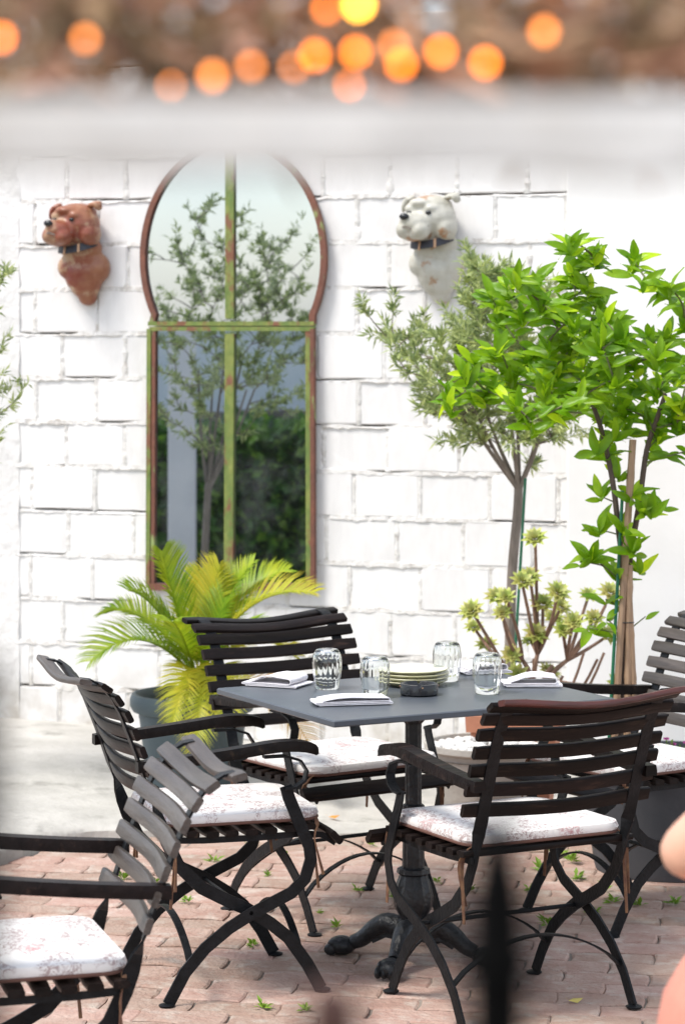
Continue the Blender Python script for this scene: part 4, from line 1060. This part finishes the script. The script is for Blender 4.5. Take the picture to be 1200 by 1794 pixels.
    for a, b_ in out[:12] + [(800, 770), (740, 700)]: tg.append(P(a, b_, Yo + rnd.uniform(-.12, .15)))
    while len(tg) < 215:
        x, y = rnd.uniform(640, 1010), rnd.uniform(430, 800)
        if inside(x, y) and not (y > 720 and x < 800 and rnd.random() < .5) and not (y < 585 and x < 800): tg.append(P(x, y, Yo + rnd.uniform(-.3, .15)))
    olive_tree('silvery olive tree with a slim grey trunk in front of the block wall', base, [P(888, 1330, Yo), P(892, 1150, Yo), P(897, 1000, Yo), P(906, 900, Yo), P(908, 848, Yo)], tg, 58, M['olive'], L=(.032, .058))
    p0, p1 = P(893, 1300, Yo - .05), P(920, 838, Yo - .05); e = empty('plant_stake', p0); tag(e, 'thin green plastic stake beside the olive trunk', 'plant stake', 'stakes holding up the young trees')
    m = MB(); m.tube([Vector((0, 0, 0)), p1 - p0], .0055, 8); m.build('cane', M['greenstake'], e)
planters()
def left_olive():
    tg = []; c = wl(-1.17, 1.5, 1.74)
    for i in range(150):
        v = rv(); k = rnd.random() ** .45; tg.append(c + Vector((v.x * .40 * k, v.y * .40 * k, v.z * .68 * k)))
    c2 = wl(-.93, 1.82, 1.80)
    for i in range(90):
        v = rv(); k = rnd.random() ** .5; tg.append(c2 + (NV * .85 + RV * .5) * v.x * .34 * k + Vector((0, 0, v.z * .55 * k)) + RV * v.y * .12)
    b = wl(-1.2, 1.5, .0)
    olive_tree('sparse olive tree at the left edge, its twigs reaching in before the wall', b, [b, b + Vector((.01, 0, .5)), b + Vector((.03, 0, .85)), b + Vector((.04, .0, 1.0))], tg, 40, M['olive'], L=(.03, .052))
left_olive()

# ------------------------------------------------------------------ weeds and fallen leaves
def weeds():
    spots = [(218, 1540, 1.1), (100, 1565, 1.0), (30, 1553, .9), (375, 1510, 1.0), (330, 1580, .8), (470, 1535, .7), (500, 1500, .9), (625, 1560, .8), (690, 1572, 1.0), (660, 1525, .7), (590, 1625, .9), (445, 1655, .9), (460, 1765, 1.0), (535, 1770, .8), (650, 1480, .8), (960, 1620, 1.1), (1010, 1540, 1.2), (930, 1560, 1.0), (975, 1500, 1.4), (950, 1525, 1.3), (1000, 1510, 1.4), (1075, 1580, 1.1), (1120, 1585, 1.1), (1180, 1583, 1.0), (1060, 1560, 1.0), (825, 1560, .9), (765, 1545, .8), (310, 1465, .7), (440, 1480, .8), (560, 1600, .5), (275, 1545, .6), (360, 1530, .7), (520, 1560, .6), (1040, 1600, .9)]
    WL = ['weed under the far arm of the cut-off chair in the lower left', 'weed at the left edge between the arms of the cut-off chair', 'weed at the far left edge just above the lower arm of the cut-off chair', 'weed behind the crossed legs of the side-on chair', 'weed just right of the cut-off chair back',
          'weed under the front of the side-on chair seat', 'weed between the front arc and the crossed legs of the chair behind the table', 'weed in front of the arc brace under the table, left one of two', 'weed at the foot of the front chair leg by the pedestal', 'weed under the long pivot bar of the chair behind the table',
          'weed above the left claw foot of the table', 'weed between the crossed straps and feet of the side-on chair', 'weed in the middle of the bottom edge, larger of a pair', 'weed in the middle of the bottom edge, smaller of a pair', 'weed on the slab edge behind the table pedestal',
          'weed between the pedestal and the right legs of the front chair, lowest one', 'weed in the dense patch before the tub, lower right', 'weed seen between the pedestal and right legs of the front chair', 'weed in the dense patch before the tub, upper left', 'weed in the dense patch before the tub, lower left', 'weed in the dense patch before the tub, upper right',
          'weed left of the far right chair foot, below the tub', 'weed right of the far right chair leg, below the tub', 'weed at the right edge beside the elbow', 'weed behind the far right chair leg', 'weed left of the blurred picket, behind the front chair', 'weed close behind the table pedestal',
          'weed at the end of the raised slab on the left', 'weed at the slab edge behind the side-on chair', 'tiny weed beside the left claw foot', 'tiny weed between the cut-off and side-on chairs', 'weed behind the side-on chair rear leg', 'tiny weed right of the side-on chair straps', 'weed below the pivot of the front chair right legs']
    protos = []
    for k in range(5):
        m = MB(); r = random.Random(k)
        for i in range(16):
            a = r.uniform(0, 6.28); el = r.uniform(.1, 1.1); d = Vector((math.cos(a) * math.cos(el), math.sin(a) * math.cos(el), math.sin(el))); leafquad(m, d * r.uniform(.0, .015), d, Vector((0, 0, 1)) + rv(r) * .5, r.uniform(.018, .036), r.uniform(.008, .014))
        protos.append(m.mesh('weed', M['weed'], False))
    for i, (px, py, s) in enumerate(spots):
        p = G(px, py, .002); o = put('weed', protos[i % 5], None, (p.x, p.y, .0), (0, 0, rnd.uniform(0, 6))); o.scale = (s * rnd.uniform(.8, 1.3), s, s * .9)
        tag(o, WL[i], 'weed', 'weeds between the pavers')
    for px, py, k, lab in ((995, 1745, 'yleaf', 'small yellow fallen leaf lying on the pavers by the right chair foot'), (575, 1436, 'oleaf', 'small orange fallen leaf lying on the pale concrete strip')):
        p = G(px, py, .02); m = MB(); leafquad(m, Vector((0, 0, 0)), Vector((1, .4, .15)), Vector((0, -.3, 1)), .045, .026, -.2); leafquad(m, Vector((0, 0, .002)), Vector((-.4, .1, .3)), Vector((0, 0, 1)), .012, .002)
        tag(m.build('fallen_leaf', M[k], None, False, loc=(p.x, p.y, .008 if k == 'yleaf' else .03)), lab, 'leaf')
weeds()

# ------------------------------------------------------------------ near things the photographer looks past
def near_railing():
    Y = .80; root = empty('iron_railing', (0, Y, 0)); tag(root, 'blurred black iron railing with pointed picket right in front of the camera', 'railing')
    def picket(px, ytip, r, spear, mt):
        x = (px - 600) / F * Y; zt = CH - (ytip - HZ) / F * Y
        m = MB(); m.tube([(x, 0, 0), (x, 0, zt - .05)], r, 10); o = m.build('picket', mt, root)
        m = MB()
        if spear: m.lathe([(r, -.055), (r * 1.2, -.05), (r * 1.0, -.045), (r * .95, -.030), (r * .55, -.010), (.0006, 0)], 12, (x, 0, zt))
        else: m.lathe([(r, -.05), (r * 1.15, -.012), (r * 1.1, -.004), (r * .6, 0), (.0006, .001)], 12, (x, 0, zt))
        m.build('finial', M['rail_paint'] if spear else M['rust'], o)
    picket(872, 1395, .0095, True, M['rail_paint']); picket(583, 1728, .0075, False, M['whitewash'])
    for px in (300, 1170, 1470, 10): picket(px, 1980, .0075, False, M['whitewash'])
    for z in (1.30, .18):
        m = MB(); m.box((.05, .012, z), (1.3, .010, .028)); m.build('rail', M['rail_paint'], root)
near_railing()
def gate_post():
    e = empty('gate_post', (-.128, .70, 0)); tag(e, 'black iron gate post, very blurred, along the lower left edge', 'post')
    m = MB(); m.box((0, 0, .855), (.074, .04, 1.71), ch=.003); m.build('shaft', M['rail_paint'], e)
    m = MB(); m.lathe([(.028, 0), (.03, .008), (.012, .016), (.001, .03)], 12, (0, 0, 1.71)); m.build('cap', M['rail_paint'], e)
gate_post()
def window_dressing():
    Y = 1.17
    def at(px, py, dy=0.0): return P(px, py, Y + dy)
    rod = empty('curtain_rod', at(600, 175)); tag(rod, 'dark wooden rod across the top of the view, out of focus', 'rod')
    m = MB(); m.tube([(-.7, 0, 0), (-.2, 0, .001), (.2, 0, -.001), (.7, 0, .001)], .0042, 10); m.build('pole', M['rod'], rod)
    for s in (-1, 1): m = MB(); m.ball((s * .71, 0, 0), .012); m.build('knob', M['rod'], rod)
    v = empty('cloth_valance', P(600, 205, .80)); tag(v, 'blurred white cotton trim hanging across the top of the view', 'valance')
    m = MB(); m.tube([(-.62, .0055, .006), (.62, .0055, .006)], .0008, 6); m.build('wire', M['wire'], v)
    m = MB(); n = 260; H = .0235
    for j in range(6):
        for i in range(n + 1):
            x = lerp(-.62, .62, i / n); t = j / 5; y = .0022 * (noise.noise((x * 38, t * .6, 2)) + .6 * noise.noise((x * 85, t, 5))) * (.4 + .6 * t); z = .006 - t * (H + .004 * noise.noise((x * 18, 0, 4)))
            m.v.append((x, y + .0055, z))
    for j in range(5):
        for i in range(n): a = j * (n + 1) + i; m.f.append((a, a + 1, a + n + 2, a + n + 1))
    o = m.build('cloth', M['valance'], v, True, 0); sd = o.modifiers.new('t', 'SOLIDIFY'); sd.thickness = .0012
    g = empty('twig_garland', at(600, 60)); tag(g, 'tangled garland of dry twigs and leaves above the rod, out of focus', 'garland')
    m = MB(); lf = MB()
    for i in range(700):
        x = rnd.uniform(-.62, .62); a = rnd.uniform(0, 6.28); q = .034 * math.sqrt(rnd.random()); p = Vector((x, .03 + q * math.cos(a), .008 + q * math.sin(a) * 1.1)); d = (Vector((rnd.uniform(-1, 1), rnd.uniform(-.5, .5), rnd.uniform(-.5, .5)))).normalized() * rnd.uniform(.03, .08)
        m.tube([p, p + d * .5 + rv() * .006, p + d], rnd.uniform(.0012, .0035), 5)
    for i in range(3200):
        x = rnd.uniform(-.62, .62); a = rnd.uniform(0, 6.28); q = .036 * math.sqrt(rnd.random()); p = Vector((x, .03 + q * math.cos(a), .008 + q * math.sin(a) * 1.1)); leafquad(lf, p, rv(), rv(), rnd.uniform(.012, .026), rnd.uniform(.007, .013))
    tag(m.build('twigs', M['twig'], g, True, 0), kind='stuff'); tag(lf.build('dry_leaves', M['dryleaf'], g, False), kind='stuff')
    s = empty('string_lights', at(600, 60)); tag(s, 'string of small warm orange lights woven along the front of the twig garland', 'string lights')
    gm = {'b': glow('amber bulb', (1, .20, .005), 6), 'm': glow('dim amber bulb', (1, .27, .04), 3.2), 'y': glow('yellow bulb', (1, .40, .03), 12)}
    bl = [(628, 8, 'y', .0026), (552, 97, 'b', .0022), (623, 92, 'b', .0022), (703, 112, 'b', .0022), (772, 90, 'b', .0022), (850, 110, 'b', .0022), (373, 133, 'm', .0024), (440, 116, 'm', .0019), (150, 68, 'm', .0020), (3, 66, 'b', .002), (953, 55, 'm', .0024), (690, 80, 'm', .0019), (515, 118, 'm', .0016), (300, 150, 'm', .0014), (572, 15, 'b', .0016), (612, 150, 'b', .0013), (-80, 90, 'b', .002), (1280, 70, 'b', .002), (1400, 110, 'b', .002)]
    pts = []
    for px, py, k, r in sorted(bl):
        c = at(px, py, -.035) - s.location; m = MB(); m.ball(c, (r, r, r * 1.15), None, 10, 8); m.build('bulb', gm[k], s); pts.append(c + Vector((0, .006, .004)))
    m = MB(); m.tube(smooth_path(pts, 4), .0006, 5); m.build('cable', M['wire'], s)
window_dressing()

# ------------------------------------------------------------------ person standing at the right, mostly out of frame
def person():
    root = empty('person', (0, 0, 0)); tag(root, 'person in a salmon skirt standing at the right edge with one bare elbow bent out', 'person')
    Y = 3.75; X = .86
    V = {}; E = []; Rr = []
    pts = []
    def j(name, p, r): V[name] = len(pts); pts.append(Vector(p)); Rr.append(r)
    def e(a, b): E.append((V[a], V[b]))
    el = P(1160, 1508, Y)
    j('pelvis', (X, Y, .88), .125); j('waist', (X, Y + .01, 1.00), .105); j('chest', (X, Y, 1.15), .12); j('neckb', (X, Y - .01, 1.30), .06); j('neck', (X, Y + .01, 1.36), .052); j('head', (X, Y + .03, 1.44), .075); j('crown', (X, Y + .03, 1.52), .07)
    j('shL', (X - .15, Y, 1.255), .052); j('eL1', (el.x + .13, Y - .002, el.z + .105), .042); j('eL', (el.x + .012, Y, el.z), .040); j('fL', (el.x + .11, Y + .08, el.z + .0), .038); j('wL', (el.x + .20, Y + .17, el.z + .01), .027); j('hL', (el.x + .235, Y + .22, el.z + .02), .03)
    j('shR', (X + .15, Y, 1.255), .052); j('eR', (X + .215, Y - .03, .99), .040); j('wR', (X + .20, Y + .08, .77), .027); j('hR', (X + .195, Y + .10, .70), .03)
    for s, n in ((-1, 'L'), (1, 'R')):
        j('hip' + n, (X + s * .085, Y, .81), .095); j('knee' + n, (X + s * .09, Y + .02, .45), .058); j('ank' + n, (X + s * .09, Y - .01, .09), .036); j('toe' + n, (X + s * .10, Y + .15, .04), .032)
    for a, b in (('pelvis', 'waist'), ('waist', 'chest'), ('chest', 'neckb'), ('neckb', 'neck'), ('neck', 'head'), ('head', 'crown'), ('chest', 'shL'), ('shL', 'eL1'), ('eL1', 'eL'), ('eL', 'fL'), ('fL', 'wL'), ('wL', 'hL'), ('chest', 'shR'), ('shR', 'eR'), ('eR', 'wR'), ('wR', 'hR'), ('pelvis', 'hipL'), ('hipL', 'kneeL'), ('kneeL', 'ankL'), ('ankL', 'toeL'), ('pelvis', 'hipR'), ('hipR', 'kneeR'), ('kneeR', 'ankR'), ('ankR', 'toeR')): e(a, b)
    for n, w, h, dirs in (('L', 'wL', 'hL', Vector((.45, .85, .25))), ('R', 'wR', 'hR', Vector((0, .15, -1)))):
        d = dirs.normalized(); s = d.cross(Vector((1, 0, 0)) if n == 'R' else Vector((0, 0, 1))).normalized()
        for k in range(4):
            o = s * (k - 1.5) * .02; a, b, c = ('%s%d%d' % (n, k, q) for q in range(3)); L = (.07, .08, .075, .06)[k]
            j(a, pts[V[h]] + o + d * .035, .009); j(b, pts[V[h]] + o + d * (.035 + L * .5), .008); j(c, pts[V[h]] + o * .9 + d * (.035 + L * .9) + Vector((.012, 0, -.008)), .007); e(h, a); e(a, b); e(b, c)
        j(n + 't1', pts[V[w]] + d * .03 - s * .035, .010); j(n + 't2', pts[V[w]] + d * .065 - s * .05, .008); e(w, n + 't1'); e(n + 't1', n + 't2')
    me = bpy.data.meshes.new('body'); me.from_pydata(pts, E, []); me.update(); o = put('body', me, root)
    sk = o.modifiers.new('skin', 'SKIN')
    for i, sv in enumerate(me.skin_vertices[0].data): sv.radius = (Rr[i], Rr[i]); sv.use_root = (i == 0)
    sb = o.modifiers.new('sub', 'SUBSURF'); sb.levels = sb.render_levels = 2
    dg = bpy.context.evaluated_depsgraph_get(); nm = bpy.data.meshes.new_from_object(o.evaluated_get(dg)); o.modifiers.clear(); o.data = nm; nm.materials.clear(); nm.materials.append(M['skin']); nm.shade_smooth()
    h = MB(); h.ball((X, Y + .03, 1.475), (.078, .095, .115), None, 20, 14); h.ball((X, Y + .125, 1.46), (.012, .02, .02)); h.build('face', M['skin'], o)
    for s in (-1, 1):
        h = MB(); h.ball((X + s * .03, Y + .115, 1.485), (.012, .008, .008)); h.build('eye', M['black'], o); h = MB(); h.ball((X + s * .08, Y + .025, 1.465), (.01, .02, .03)); h.build('ear', M['skin'], o)
    h = MB(); h.ball((X, Y + .118, 1.42), (.024, .008, .007)); h.build('mouth', M['skirt'], o)
    h = MB(); h.ball((X, Y + .005, 1.50), (.093, .102, .108), None, 20, 14); h.ball((X, Y - .07, 1.38), (.085, .045, .13), None, 16, 12); h.build('hair', M['hair'], root)
    m = MB(); n = 72; W_ = [(.135, .99), (.20, .95), (.30, .915), (.375, .885), (.40, .84), (.41, .78), (.42, .66), (.425, .55)]
    for r, z in W_:
        for k in range(n): a = 6.2832 * k / n; rr = r * (1 + .035 * math.sin(9 * a) * max(0, (1.0 - z)) * 2); m.v.append((X + rr * math.cos(a), Y + rr * .8 * math.sin(a), z))
    for i in range(len(W_) - 1):
        for k in range(n): m.f.append((i * n + k, i * n + (k + 1) % n, i * n + n + (k + 1) % n, i * n + n + k))
    sko = m.build('skirt', M['skirt'], root, True, 0); so_ = sko.modifiers.new('t', 'SOLIDIFY'); so_.thickness = .004
    m = MB(); m.lathe([(.14, .96), (.132, 1.01), (.142, 1.10), (.148, 1.18), (.132, 1.27), (.09, 1.305)], 36, (X, Y, 0), cap=False, sy=.85); so_ = m.build('sleeveless_top', M['top'], root, True, 0); q = so_.modifiers.new('t', 'SOLIDIFY'); q.thickness = .004
person()
